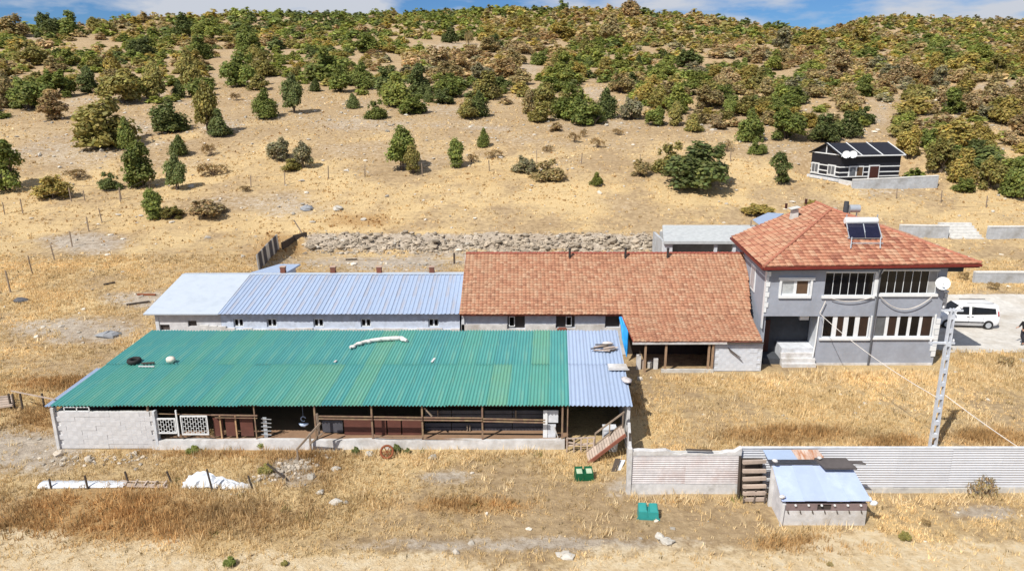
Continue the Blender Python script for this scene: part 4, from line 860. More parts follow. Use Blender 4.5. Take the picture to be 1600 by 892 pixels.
# gable wall faces the camera's near side: plane x = 0, running y 0..DW ; long wall: plane y = 0, running x 0..LW
gp = th_
tb_('gable_wall', L_().poly([(0, 0, -1.3), (0, DW, -1.3), (0, DW, HW), (0, DW / 2, HW + RH), (0, 0, HW)], .2, (1, 0, 0)), black_sheet)
tb_('long_wall', L_().box(.2, LW, .003, .2, -1.3, HW), black_sheet); tb_('far_gable', L_().poly([(LW, 0, -1.3), (LW, DW, -1.3), (LW, DW, HW), (LW, DW / 2, HW + RH), (LW, 0, HW)], .2, (-1, 0, 0)), black_sheet); tb_('rear_wall', L_().box(.2, LW - .2, DW - .2, DW - .003, -1.3, HW), black_sheet)
tb_('roof', L_().slab([(-.25, -.35, HW - .12), (LW + .25, -.35, HW - .12), (LW + .25, DW / 2, HW + RH + .03), (-.25, DW / 2, HW + RH + .03)], .1).slab([(-.25, DW / 2 + .002, HW + RH + .03), (LW + .25, DW / 2 + .002, HW + RH + .03), (LW + .25, DW + .35, HW - .12), (-.25, DW + .35, HW - .12)], .1), black_sheet)
for x in (2.4, 5.1, LW + .2): tb_('roof_batten', L_().bar((x, -.36, HW - .08), (x, DW / 2, HW + RH + .07), .09, .06), white_paint)
tb_('eave_batten', L_().box(-.28, LW + .28, -.40, -.352, HW - .2, HW - .06), white_paint)
for z in (1.0, .38, -.1): tb_('wall_batten', L_().box(-.05, -.003, -.05, DW, z - .06, z + .06).box(-.003, LW, -.05, -.001, z - .06, z + .06), white_paint)
tb_('base_board', L_().box(-.35, -.055, -.3, DW + .1, -.62, -.32), white_wall)
tb_('gable_batten', L_().bar((-.04, -.3, HW - .1), (-.04, DW / 2, HW + RH), .07, .12).bar((-.04, DW + .3, HW - .1), (-.04, DW / 2, HW + RH), .07, .12).box(-.06, -.003, -.2, DW + .2, HW - .12, HW).box(-.062, -.005, DW / 2 - .06, DW / 2 + .06, HW + .002, HW + RH - .15), white_paint)
def tw(y0, y1, z0, z1):
    o = tb_('window', L_().box(-.1, -.004, y0, y1, z0, z1), white_paint); n = 2
    for i in range(n): a = y0 + .14 + (y1 - y0 - .2) * i / n; tb_('pane', L_().box(-.115, -.101, a, a + (y1 - y0) / n - .2, z0 + .14, z1 - .14), M('grey_glass', (.12, .13, .15), .2), o)
tw(3.75, 5.15, -.05, 1.15); tw(.7, 2.1, -.05, 1.15)
o = tb_('window', L_().box(1.1, 3.0, -.1, -.004, -.15, 1.1), white_paint); tb_('pane', L_().box(1.22, 1.95, -.115, -.101, 0, .98), M('grey_glass', (.12, .13, .15), .2), o); tb_('pane', L_().box(2.15, 2.88, -.115, -.101, 0, .98), curtain, o)
o = tb_('door', L_().box(3.7, 5.1, -.09, -.004, -.55, 1.15), white_paint); tb_('leaf', L_().box(3.82, 4.98, -.11, -.091, -.55, 1.03), dark_brown, o)
for k, dx in enumerate((.1, .95)):
    wv = Matrix.Rotation(RZt, 4, 'Z') @ Vector((dx, -.65, HW + .05)) + Vector((gx, gy, gz)); wf = Matrix.Rotation(RZt, 4, 'Z') @ Vector((dx, .02, HW - .1)) + Vector((gx, gy, gz))
    dish(('white satellite dish at the corner of the black house, the one over the corner', 'white satellite dish on the black house eave, the one nearer its door')[k], wv, .42, (-.3, -.9, .3), wf, 'pair of dishes on the black house')
def retaining(label, pts, h, th=.3, mat=concrete_grey, name='retaining_wall'):
    """pts: (px, py) along its foot"""
    g = [Vector(ground_at(*p)) for p in pts]; t = thing(name, label, 'wall', g[0]); 
    for a, b, ha, hb_ in zip(g, g[1:], h, h[1:]):
        d = (b - a); nn = Vector((-d.y, d.x, 0)).normalized() * th; nn = nn if nn.y > 0 else -nn
        MB().hexa([a + Vector((0, 0, -.8)), b + Vector((0, 0, -.8)), b + nn + Vector((0, 0, -.8)), a + nn + Vector((0, 0, -.8))], [a + Vector((0, 0, ha)), b + Vector((0, 0, hb_)), b + nn + Vector((0, 0, hb_)), a + nn + Vector((0, 0, ha))]).build('wall_section', mat, t)
        MB().hexa([a + Vector((0, -.03, ha + .002)), b + Vector((0, -.03, hb_ + .002)), b + nn * 1.1 + Vector((0, 0, hb_ + .002)), a + nn * 1.1 + Vector((0, 0, ha + .002))], [a + Vector((0, -.03, ha + .1)), b + Vector((0, -.03, hb_ + .1)), b + nn * 1.1 + Vector((0, 0, hb_ + .1)), a + nn * 1.1 + Vector((0, 0, ha + .1))]).build('coping', M('pale_coping', (.58, .58, .57), .85), t)
    return t
retaining('grey concrete retaining wall below the door of the black house', [(1332, 296), (1400, 297), (1464, 296)], [.95, 1.2, 1.35])
retaining('short pale block edging at the corner of the black house', [(1310, 286), (1334, 294)], [.3, .5], .25, white_wash, 'edging_wall')
retaining('long grey concrete wall on the slope behind the red roof', [(1405, 372), (1481, 373)], [1.15, 1.15])
retaining('grey concrete wall beyond the steps, running out of the picture', [(1543, 374), (1700, 374)], [1.15, 1.15])
retaining('lower grey concrete wall beside the parked van', [(1522, 443), (1700, 443)], [.85, .85])
t = thing('concrete_steps', 'concrete steps cut into the slope between two retaining walls', 'steps', ground_at(1510, 374))
a, b = Vector(ground_at(1484, 374)), Vector(ground_at(1540, 374))
for k in range(6):
    z = a.z - .1 + k * .21; y0 = a.y + k * .42; MB().box(a.x + .15, b.x - .15 + 0, y0, y0 + .415, z - 1.2, z + .2).build('step', M('pale_step', (.55, .54, .52), .85), t)

# ------------------------------------------------------------------ yard walls and coop in front
FY = 24.5
t = thing('corrugated_wall', 'whitewashed ribbed wall on a concrete base between barn and wooden rack', 'wall', (6.6, FY, 0))
x0, x1 = aty(981, 770, FY)[0], aty(1153, 770, FY)[0]
rib = []
def hsheet(w, h, pitch, amp):
    n = int(h / pitch) * 4; v = []; f = []
    for i in range(n + 1): v += [(0, amp * (0, -1, 0, 1)[i % 4], i * h / n), (w, amp * (0, -1, 0, 1)[i % 4], i * h / n)]
    f = [(2 * i, 2 * i + 1, 2 * i + 3, 2 * i + 2) for i in range(n)]; me = bpy.data.meshes.new('ribbed_sheet'); me.from_pydata(v, [], f); me.polygons.foreach_set('use_smooth', [True] * len(f)); return me
ws = (x1 - x0 - .12) / 2; me = hsheet(ws + .02, 1.22, .088, .018); me.materials.append(M('old_white_sheet', (.60, .57, .58), .6, stain=(.46, .36, .34), sscale=.7, samt=.45, rnd=.06))
MB().box(x0 + .1, x1, FY + .0, FY + .2, -.2, .42).build('base', M('rough_concrete', (.55, .55, .56), .9, stain=(.36, .35, .34), sscale=1.4), t)
MB().box(x0 + .1, x1, FY + .045, FY + .18, .423, 1.78).build('core', concrete, t)
for i in range(2): o = link('ribbed_sheet', me, None, t); o.location = Vector((x0 + .1 + i * ws, FY + .02 - .01 * i, .44)) - t.location
mb = MB(); n = 16; prev = None; hs = [1.86 + random.uniform(-.03, .03) - .12 * math.sin(i / n * 3) * (i > 5) for i in range(n)] + [1.98]
for i in range(n): a = x0 + .1 + (x1 - x0 - .1) * i / n; b = x0 + .1 + (x1 - x0 - .1) * (i + 1) / n; mb.hexa([(a, FY - .01, 1.665), (b, FY - .01, 1.665), (b, FY + .22, 1.665), (a, FY + .22, 1.665)], [(a, FY - .01, hs[i]), (b, FY - .01, hs[i + 1]), (b, FY + .22, hs[i + 1]), (a, FY + .22, hs[i])])
mb.build('capping', white_wash, t)
MB().box(x0 - .06, x0 + .098, FY - .04, FY + .2, -.1, 1.95).build('end_post', white_wash, t)
m = MB(); m.poly([(x0 - .02, FY + .2, 0), (5.04, 28.1, 0), (5.04, 28.1, 1.3), (x0 - .02, FY + .2, 1.9)], .12, (1, 0, 0)); m.build('return_wall', white_wash, t)
a = aty(1072, 704, FY - .05); MB().bar((a[0], FY - .02, 1.93), (a[0] + 1.0, FY - .04, 1.90), .10, .03).build('loose_strip', wood_dark, t)
p = aty(987, 686, 25.5); tag(MB().bar((p[0], 25.5, 0), (p[0] - .08, 25.5, 2.1), .08, .05).build('dark_stake', wood_dark), 'dark upright stake behind the end post of the ribbed wall', 'stake')
t = thing('metal_fence', 'long pale fence of horizontally ribbed metal sheets along the yard', 'fence', (14, FY, 0))
x0 = aty(1156, 700, FY + .15)[0]; wsh = 2.05; me = hsheet(wsh + .03, 1.66, .098, .02); me.materials.append(M('pale_fence_sheet', (.60, .615, .66), .45, .15, var=.05, stain=(.50, .50, .53), sscale=.6, samt=.3, rnd=.07))
for i in range(9): o = link('ribbed_sheet', me, None, t); o.location = Vector((x0 + i * wsh, FY + .12 - .008 * (i % 2), .24)) - t.location; o.rotation_euler = (random.uniform(-.01, .01), 0, 0)
for i in range(10): MB().box(x0 + i * wsh - .03, x0 + i * wsh + .03, FY + .16, FY + .22, -.3, 1.9).build('post', metal_grey, t)
for i in range(9): MB().box(x0 + i * wsh, x0 + (i + 1) * wsh - .004, FY + .06, FY + .22, -.3, .235 + random.uniform(-.03, .0)).build('base', concrete, t)
for i in range(9): MB().box(x0 + i * wsh, x0 + (i + 1) * wsh - .004, FY + .1, FY + .2, 1.90, 1.95).build('top_rail', white_wall, t)
# wooden rack
t = thing('wooden_rack', 'rickety rack of pale horizontal boards in the dark gap beside the coop', 'rack', (9.2, 24.0, 0))
xa, xb = aty(1157, 745, 24.1)[0], aty(1193, 745, 24.1)[0]
for k, y in enumerate((718, 731, 743, 754, 764, 773)):
    z = aty(1170, y, 24.1)[1] - .08; MB().bar((xa + .02 + .02 * k, 24.06 - .03 * k, z), (xb + .03 + .02 * k, 24.1 - .03 * k, z + random.uniform(-.02, .02)), .10, .13).build('board', wood_pale, t)
MB().bar((xa, 24.16, 0), (xa - .02, 24.28, 1.75), .07).build('upright', wood_dark, t); MB().bar((xb + .03, 24.16, 0), (xb - .08, 24.28, 1.6), .07).build('upright', wood_dark, t)
MB().box(xa + .05, xb, 24.32, 24.4, 0, 1.6).build('recess_shade', wood_dark, t)  # dark panel painting in the shade of the recess behind the boards
for k in range(3): MB().bar((xa + .12 + .4 * k, 23.85, 0), (xa + .2 + .4 * k, 24.0, .5), .06).build('strut', wood_dark, t)
# coop
SY = 22.42; t = thing('low_shed', 'low white shed with a pale blue metal roof against the ribbed fence', 'shed', (11.2, 23.2, 0))
sl_, sr_ = aty(1222, 783, SY - .08), aty(1362, 784, SY - .08); bk = 1.72; bl, br = atz(1207, 727, bk), atz(1331, 729, bk)
X0, X1 = aty(1222, 800, SY)[0], aty(1354, 800, SY)[0]
hl, hr = hole(1278, 786, 1300, 797, SY), None
ze = .87
MB().wall(X0, X1, -.1, ze - .29, SY, SY + .12).build('front_wall', white_wash, t)
wn = (aty(1278, 790, SY)[0], aty(1300, 790, SY)[0], ze - .275, ze - .03)
MB().wall(X0 + .05, X1, ze - .286, ze, SY + .02, SY + .10, [wn]).build('eave_board', M('dull_brown_board', (.20, .15, .15), .8), t)
MB().box(wn[0] + .004, wn[1] - .004, SY + .07, SY + .09, wn[2], wn[3]).build('opening', dark_inside, t)
for k in range(7): x = X0 + .2 + k * (X1 - X0 - .4) / 6; MB().bar((x, SY + .03, ze - .27), (x + .02, SY - .04, ze - .36), .035).build('bracket', wood_dark, t)
for k in range(6): x = X0 + .45 + k * (X1 - X0 - .7) / 5; MB().box(x - .03, x + .03, SY - .05, SY + .015, ze - .07, ze - .02).build('rafter_end', white_paint, t)
xb0 = bl[0]; MB().poly([(X0, SY + .01, -.1), (xb0 + .12, bl[1], -.1), (xb0 + .12, bl[1], bk - .05), (X0, SY + .01, ze - .01)], .12, (1, 0, 0)).build('side_wall', M('pale_grey_wall', (.52, .52, .55)), t)
MB().poly([(X1 - .12, SY + .125, -.1), (br[0] - .15, br[1], -.1), (br[0] - .15, br[1], bk - .05), (X1 - .12, SY + .125, ze - .01)], .12, (1, 0, 0)).build('side_wall', white_wash, t)
MB().bar((X0 - .02, SY - .03, -.05), (X0 + .02, SY - .02, ze + .02), .08, .08).build('corner_post', white_wash, t)
ns = 4; shm = M('pale_blue_sheet', (.39, .465, .68), .4, .12, var=.05, stain=(.50, .58, .68), samt=.4, sscale=.8, rnd=.08, bmp=.02)
for i in range(ns):
    f = lambda s: (Vector((sl_[0] + (sr_[0] - sl_[0]) * s, SY - .07, sl_[1] + .0)), Vector((bl[0] + (br[0] - bl[0]) * s, bl[1], bk)))
    a, c = f(i / ns); b, d = f((i + 1) / ns + (.01 if i < ns - 1 else 0)); zz = Vector((0, 0, .012 * (i % 2))); MB().slab([a + zz, b + zz, d + zz, c + zz], .025).build('roof_sheet', shm, t)
MB().box(bl[0], br[0] - .2, bl[1] - .02, bl[1] + .1, -.1, bk - .06).build('rear_wall', white_wash, t)
q0, q1 = aty(1203, 727, 24.15), aty(1288, 713, 24.4)
MB().slab([(bl[0] - .02, 24.04, bk + .03), (bl[0] + 1.1, 24.04, bk + .03), (bl[0] + 1.0, 24.44, bk + .22), (bl[0] - .1, 24.44, bk + .22)], .03).build('rear_sheet', blue_roof, t)
o = MB().slab([(bl[0] + 1.1, 24.03, bk + .04), (bl[0] + 2.15, 24.03, bk + .04), (bl[0] + 2.0, 24.44, bk + .23), (bl[0] + .98, 24.44, bk + .23)], .03).build('rear_sheet', M('rust_streaked_sheet', (.52, .46, .42), .6, stain=(.34, .14, .06), samt=.9, sscale=3, stretch=(3, .4, 1)), t); tag(o, 'rust streaked rear roof sheet')
x, y = atz(1308, 722, 1.9); mb = MB(); mb.slab([(x - .55, y - .28, 1.83), (x + .62, y - .3, 1.83), (x + .45, y + .3, 1.93), (x - .72, y + .3, 1.93)], .07); mb.slab([(x + .5, y - .02, 1.88), (x + 1.05, y - .06, 1.87), (x + .95, y + .1, 1.9), (x + .45, y + .12, 1.9)], .04); tag(mb.build('dark_mat', M('dark_mat', (.085, .075, .075), .9)), 'dark ragged mat lying on the back edge of the shed roof', 'mat')
for (px, py, s, lab) in ((1222, 778, .13, 'white weight stone at the front corner of the shed roof above its side wall'), (1325, 728, .12, 'white weight stone beside the dark mat on the shed roof'), (1211, 722, .13, 'pale weight stone at the back corner of the shed roof'), (1280, 717, .11, 'small white stone between the rusty sheet and the dark mat')):
    sb = (bk - sl_[1]) / (bl[1] - SY + .07); p = atp(px, py, (0, SY - .07, sl_[1] + .03), (0, -sb, 1)) if py > 726 else Vector((*atz(px, py, 1.93), 1.93)); mb = MB(); blob(mb, (p.x, p.y, p.z + s * .5), (s * .9, s * .75, s * .55), 7, 5, .3, px); tag(mb.build('weight_stone', white_wash), lab, 'stone', 'stones weighing down the shed roof')
p = aty(1354, 772, SY + .2); t2 = thing('white_rags', 'bunch of white rags tied at the front corner of the shed roof', 'rags', (p[0], SY, .9))
for k in range(3): mb = MB(); blob(mb, (p[0] - .1 + .13 * k, SY + .3 - .18 * k, 1.08 - .07 * k), (.14, .12, .09), 9, 5, .3, 40 + k); mb.build('rag', white_paint, t2)
mb = MB(); mb.bar((aty(1342, 752, 23)[0], 23.2, 1.33), (aty(1348, 765, 22.8)[0], 22.85, 1.16), .06, .04); tag(mb.build('dark_stick', wood_dark), 'short dark stick on the edge of the shed roof', 'stick')

# ------------------------------------------------------------------ green plastic feeders
def feeder(label, px, py, mat, rz, flip):
    x, y, z = ground_at(px, py); t = thing('plastic_feeder', label, 'feeder', (x, y, z - .02), rz, 'plastic feeders in the dry grass'); t.scale = (.88, .88, .88)
    for s in (-1, 1):
        m = MB(); xo = .225 * s
        m.hexa([(xo - .2, -.26, 0), (xo + .2, -.26, 0), (xo + .2, .26, 0), (xo - .2, .26, 0)], [(xo - .18, -.22, .36), (xo + .18, -.22, .36), (xo + .18, .24, .50), (xo - .18, .24, .50)])
        o = m.build('bin', mat, t, True)
        if flip: MB().hexa([(xo - .13, -.2, .375), (xo + .13, -.2, .375), (xo + .13, .1, .455), (xo - .13, .1, .455)], [(xo - .13, -.2, .38), (xo + .13, -.2, .38), (xo + .13, .1, .46), (xo - .13, .1, .46)]).build('hollow', M('pale_feed', (.35, .42, .30)), o, True)
        else: MB().hexa([(xo - .17, -.18, .375), (xo + .17, -.18, .375), (xo + .17, .22, .51), (xo - .17, .22, .51)], [(xo - .13, -.14, .43), (xo + .13, -.14, .43), (xo + .13, .19, .55), (xo - .13, .19, .55)]).build('lid', mat, o, True)
    MB().hexa([(-.40, -.24, .02), (.40, -.24, .02), (.40, .245, .02), (-.40, .245, .02)], [(-.38, -.215, .32), (.38, -.215, .32), (.38, .235, .36), (-.38, .235, .36)]).build('body', mat, t, True); MB().box(-.47, .47, -.28, -.262, .02, .12).build('lip', mat, t, True)
    return t
feeder('dark green plastic twin feeder near the foot of the ramp', 912, 748, green_plastic, .06, True)
feeder('teal plastic twin feeder out in front of the ribbed wall', 1012, 808, teal_plastic, -.08, False)

# ------------------------------------------------------------------ lattice pole and cables
bx, by, bz = ground_at(1456, 704); t = thing('power_pole', 'pale concrete power pole with openings, leaning beside the grey house', 'pole', (bx, by, bz))
top = aty(1489, 482, by); P0, P1 = Vector((bx, by, -.1)), Vector((top[0], by, top[1]))
for s in (-1, 1): MB().bar(P0 + Vector((s * .13, 0, 0)), P1 + Vector((s * .07, 0, 0)), .052, .16).build('leg', pole_grey, t)
for k in range(11):
    s = (k + .4) / 11; p = P0.lerp(P1, s); w = .13 - .06 * s; MB().box(p.x - w + .03, p.x + w - .03, by - .08, by + .08, p.z - .09, p.z + .09).build('web', pole_grey, t)
p = P1; MB().box(p.x - .75, p.x + .3, by - .06, by + .06, p.z - 1.55, p.z - 1.47).build('crossarm', pole_grey, t); MB().box(p.x - .45, p.x + .42, by - .05, by + .05, p.z - .12, p.z - .04).build('crossarm', pole_grey, t)
for dx, dz in ((-.7, -1.4), (.25, -1.4), (-.4, .06), (.36, .06)): MB().tube([(p.x + dx, by, p.z + dz - .06), (p.x + dx, by, p.z + dz + .0), (p.x + dx, by, p.z + dz + .06)], [.03, .055, .025], 8).build('insulator', M('insulator', (.6, .6, .62), .3), t)
cab = M('pale_cable', (.62, .58, .54), .7); cab_d = M('dark_cable', (.22, .21, .22), .7)
def cable(label, a, b, sag, rad, mat, n=14, name='cable'):
    a, b = Vector(a), Vector(b); pts = [a.lerp(b, i / n) - Vector((0, 0, sag * 4 * (i / n) * (1 - i / n))) for i in range(n + 1)]; return tag(MB().tube(pts, rad, 5).build(name, mat), label, 'cable')
q = aty(1281, 490, 37.95); m_ = P0.lerp(P1, .42)
cable('pale cable slung from the house entrance down to the concrete pole', (q[0], 37.95, q[1]), (m_.x - .2, by - .1, m_.z - .1), .25, .017, cab)
e = aty(1606, 708, 25.5); cable('pale cable running from the concrete pole down over the ribbed fence', (m_.x + .15, by - .1, m_.z), (e[0], 25.5, e[1]), .05, .017, cab)
q1, q2 = aty(1376, 464, 38.05), aty(1456, 464, 38.05); cable('pale cable hanging in a loop under the upper glazing beside the dish', (q1[0], 38.05, q1[1]), (q2[0], 38.05, q2[1]), .72, .022, cab)
q1, q2 = aty(1299, 466, 38.05), aty(1362, 464, 38.05); cable('short slack cable under the upper glazing nearer the entrance', (q1[0], 38.05, q1[1]), (q2[0], 38.05, q2[1]), .22, .02, cab)
q1, q2 = aty(1290, 470, 38.05), aty(1281, 489, 38.05); cable('short pale cable dropping along the wall to the entrance', (q1[0], 38.05, q1[1]), (q2[0], 38.05, q2[1]), .02, .025, cab)

# ------------------------------------------------------------------ white van
vx, vy = 30.45, 45.5; vz = max(.05, h1(vx, vy) + .04); van = thing('parked_van', 'white passenger van with dark windows parked on the concrete yard', 'van', (vx, vy, vz), R(180 - 6)); van.scale = (.93, .93, .93)
vp = M('van_white_paint', (.80, .81, .83), .25, var=.02, bmp=0); vp.node_tree.nodes['Principled BSDF'].inputs['Coat Weight'].default_value = .4
bl_ = M('black_trim', (.02, .02, .022), .6, bmp=0)
# stations along the length: x, floor, belt, top, half width low, half width at roof
ST = [(2.12, .30, .62, .70, .70, .66), (2.06, .24, .72, .84, .80, .74), (1.75, .22, .84, .95, .85, .78), (1.22, .22, .96, 1.08, .86, .74), (.55, .22, 1.02, 1.66, .86, .64), (.25, .22, 1.02, 1.76, .86, .66), (-.9, .22, 1.02, 1.82, .86, .68), (-1.75, .22, 1.02, 1.79, .86, .67), (-2.02, .26, 1.02, 1.70, .84, .64), (-2.14, .34, .98, 1.2, .80, .70)]
vs, fs = [], []
for (x, f0_, be, tp, w0, w1) in ST:
    half_ = [(0, f0_), (w0 * .92, f0_), (w0, f0_ + .15), (w0, (f0_ + be) / 2), (w0 * .985, be), (w1 + .03, tp - .10 if tp - be > .3 else tp - .03), (w1 * .85, tp - .015), (0, tp + .01)]
    ring_ = [(x, y, z) for y, z in half_] + [(x, -y, z) for y, z in half_[-2:0:-1]]; vs += ring_
nR = 14
for i in range(len(ST) - 1):
    for k in range(nR): fs.append((i * nR + k, i * nR + (k + 1) % nR, (i + 1) * nR + (k + 1) % nR, (i + 1) * nR + k))
fs += [tuple(range(nR)), tuple(range((len(ST) - 1) * nR, len(ST) * nR))[::-1]]
m = MB(); m.add(vs, fs, True); body = m.build('body', vp, van, True)
es = body.modifiers.new('edge', 'EDGE_SPLIT'); es.split_angle = R(38)
def side_pt(x, z, s, off=.012):
    for A_, B_ in zip(ST, ST[1:]):
        if B_[0] <= x <= A_[0]:
            t_ = (A_[0] - x) / (A_[0] - B_[0]); be = A_[2] + (B_[2] - A_[2]) * t_; tp = A_[3] + (B_[3] - A_[3]) * t_; w0 = A_[4] + (B_[4] - A_[4]) * t_; w1 = A_[5] + (B_[5] - A_[5]) * t_
            k = min(1, max(0, (z - be) / max(.05, tp - .1 - be))); return (x, s * ((w0 * .985) * (1 - k) + (w1 + .03) * k + off), z)
def side_quad(name, pts, s, mat, par, off=.012): 
    (a0, b0), (a1, b1), (a2, b2), (a3, b3) = pts; m = MB(); vs = []; fs = []; nx, nz = 10, 4
    for i in range(nx + 1):
        for j in range(nz + 1):
            u, v = i / nx, j / nz; vs.append(side_pt((a0 * (1 - u) + a1 * u) * (1 - v) + (a3 * (1 - u) + a2 * u) * v, (b0 * (1 - u) + b1 * u) * (1 - v) + (b3 * (1 - u) + b2 * u) * v, s, off))
    k = nz + 1; fs = [(i * k + j, (i + 1) * k + j, (i + 1) * k + j + 1, i * k + j + 1) for i in range(nx) for j in range(nz)]
    m.add(vs, fs, True); o = m.build(name, mat, par, True); so = o.modifiers.new('thick', 'SOLIDIFY'); so.thickness = .02; so.offset = 0; return o
gv = M('van_glass', (.012, .013, .015), .08, bmp=0)
for s in (-1, 1):
    d1 = side_quad('front_door', [(.95, .34), (-.10, .34), (-.10, .98), (.95, .98)], s, vp, van, .006)
    side_quad('window', [(.90, 1.05), (-.02, 1.05), (-.02, 1.60), (.50, 1.58)], s, gv, d1, .03); side_quad('handle', [(.10, .86), (-.06, .86), (-.06, .92), (.10, .92)], s, bl_, d1, .02)
    d2 = side_quad('sliding_door', [(-.12, .34), (-1.05, .34), (-1.05, .98), (-.12, .98)], s, vp, van, .007)
    side_quad('window', [(-.20, 1.05), (-1.86, 1.12), (-1.80, 1.50), (-.20, 1.60)], s, gv, d2, .03); side_quad('handle', [(-.2, .86), (-.36, .86), (-.36, .92), (-.2, .92)], s, bl_, d2, .02)
    side_quad('side_strip', [(.98, .44), (-1.1, .44), (-1.1, .53), (.98, .53)], s, bl_, van, .02)
    side_quad('tail_light', [(-2.0, .95), (-2.1, .95), (-2.06, 1.3), (-1.98, 1.3)], s, M('tail_red', (.35, .02, .02), .3), van)
    side_quad('headlight', [(2.02, .62), (1.72, .68), (1.72, .82), (2.0, .76)], s, M('lamp_glass', (.6, .62, .65), .15), van)
    for x in (1.36, -1.42):
        m = MB(); m.tube([(x, s * .70, .31), (x, s * .90, .31)], .33, 20); m.build('wheel_arch', bl_, van, True)
        w = MB().tube([(x, s * .72, .29), (x, s * .915, .29)], .30, 20).build('wheel', tyre_black, van, True); MB().tube([(x, s * .9, .29), (x, s * .925, .29)], .20, 16).build('rim', metal_grey, w, True)
    m = MB(); blob(m, (.95, s * .98, 1.08), (.07, .1, .08), 8, 5, .02); m.build('mirror', vp, van, True)
    MB().bar((.1, s * .58, 1.80), (-1.7, s * .58, 1.84), .035).build('roof_rail', bl_, van, True)
MB().hexa([(1.20, -.66, 1.10), (1.20, .66, 1.10), (.60, .58, 1.63), (.60, -.58, 1.63)], [(1.235, -.66, 1.115), (1.235, .66, 1.115), (.63, .58, 1.655), (.63, -.58, 1.655)]).build('windscreen', gv, van, True)
MB().box(2.10, 2.16, -.7, .7, .26, .42).build('front_bumper', bl_, van, True); MB().box(-2.18, -2.10, -.74, .74, .34, .58).build('rear_bumper', bl_, van, True)
MB().poly([(-2.12, -.55, 1.12), (-2.12, .55, 1.12), (-2.06, .52, 1.55), (-2.06, -.52, 1.55)], .03, (-1, 0, 0)).build('rear_window', gv, van, True)

# ------------------------------------------------------------------ person at the edge of the yard
px_, py_, pz_ = 31.9, 41.6, .05
per = thing('person', 'person in dark clothes stepping across the pale concrete yard', 'person', (px_, py_, pz_), R(195))
def skinned(name, nodes, edges, mat, root=0, sub=1):
    me = bpy.data.meshes.new(name); me.from_pydata([n[:3] for n in nodes], edges, []); o = link(name, me, mat, per)
    o.modifiers.new('skin', 'SKIN'); sub_ = o.modifiers.new('sub', 'SUBSURF'); sub_.levels = sub_.render_levels = sub
    o.modifiers['skin'].use_smooth_shade = True
    for i, n in enumerate(nodes): sv = me.skin_vertices[0].data[i]; r_ = n[3] if isinstance(n[3], tuple) else (n[3], n[3]); sv.radius = r_; sv.use_root = i == root
    return o
# local frame: +x is the way the person faces
def arm(s, elbow, wrist): return [(.0, s * .19, 1.40, .055), (*elbow, .043), (*wrist, .034)]
sk_n = [(0, 0, .92, (.13, .10)), (0, 0, 1.12, (.12, .10)), (.01, 0, 1.34, (.15, .10)), (.02, 0, 1.47, .055), (.05, 0, 1.57, (.075, .085)), (.06, 0, 1.68, (.075, .085)),
        (0, .10, .88, .085), (.17, .10, .50, .06), (.02, .10, .10, .042), (.16, .10, .03, .035), (0, -.10, .88, .085), (.02, -.10, .48, .06), (-.26, -.10, .14, .042), (-.14, -.10, .04, .035)]
sk_e = [(0, 1), (1, 2), (2, 3), (3, 4), (4, 5), (0, 6), (6, 7), (7, 8), (8, 9), (0, 10), (10, 11), (11, 12), (12, 13)]
for s, el, wr in ((1, (.02, .25, 1.13), (.22, .20, 1.02)), (-1, (.10, -.25, 1.14), (.32, -.18, 1.10))):
    i = len(sk_n); sk_n += arm(s, el, wr); sk_e += [(2, i), (i, i + 1), (i + 1, i + 2)]
    wr = Vector(wr); sk_n.append((*(wr + Vector((.07, 0, -.01))), (.022, .038))); sk_e.append((i + 2, i + 3))
    for f in range(4):
        b = wr + Vector((.10, (f - 1.5) * .022, -.012)); L = (.062, .072, .068, .052)[f]; j = len(sk_n); sk_n += [(*b, .0095), (*(b + Vector((L * .55, 0, -.02))), .009), (*(b + Vector((L * .8, 0, -.055))), .008)]; sk_e += [(i + 3, j), (j, j + 1), (j + 1, j + 2)]
    j = len(sk_n); sk_n += [(*(wr + Vector((.05, -.045 * s, -.01))), .011), (*(wr + Vector((.09, -.06 * s, -.03))), .009)]; sk_e += [(i + 3, j), (j, j + 1)]
skinned('body', sk_n, sk_e, M('skin', (.42, .24, .17), .6, bmp=0))
skinned('jacket', [(0, 0, .93, (.155, .125)), (0, 0, 1.14, (.145, .12)), (.01, 0, 1.35, (.175, .12)), (.015, 0, 1.45, .075), (0, .20, 1.40, .072), (.02, .255, 1.13, .058), (.18, .212, 1.035, .046), (0, -.20, 1.40, .072), (.10, -.255, 1.14, .058), (.28, -.19, 1.105, .046)], [(0, 1), (1, 2), (2, 3), (2, 4), (4, 5), (5, 6), (2, 7), (7, 8), (8, 9)], M('dark_jacket', (.018, .018, .02), .85))
skinned('trousers', [(0, 0, .95, (.145, .115)), (0, .10, .86, .10), (.17, .10, .50, .076), (.03, .10, .13, .06), (0, -.10, .86, .10), (.02, -.10, .48, .076), (-.24, -.10, .17, .06)], [(0, 1), (1, 2), (2, 3), (0, 4), (4, 5), (5, 6)], M('dark_trousers', (.03, .03, .042), .85))
skinned('shoes', [(-.02, .10, .05, .05), (.17, .10, .035, .042), (.20, .10, .03, .035)], [(0, 1), (1, 2)], M('dark_shoes', (.02, .018, .016), .6)); skinned('shoes', [(-.30, -.10, .09, .05), (-.13, -.10, .035, .042), (-.10, -.10, .03, .035)], [(0, 1), (1, 2)], M('dark_shoes', (.02, .018, .016)))
m = MB(); blob(m, (.04, 0, 1.69), (.095, .088, .085), 12, 8, .04, 5); m.build('hair', M('dark_hair', (.012, .01, .009), .7), per, True)
m = MB(); blob(m, (.145, 0, 1.615), (.022, .016, .022), 8, 5, 0); [blob(m, (.045, s * .085, 1.62), (.02, .012, .032), 8, 5, 0) for s in (-1, 1)]; m.build('face', M('skin', (.42, .24, .17)), per, True)
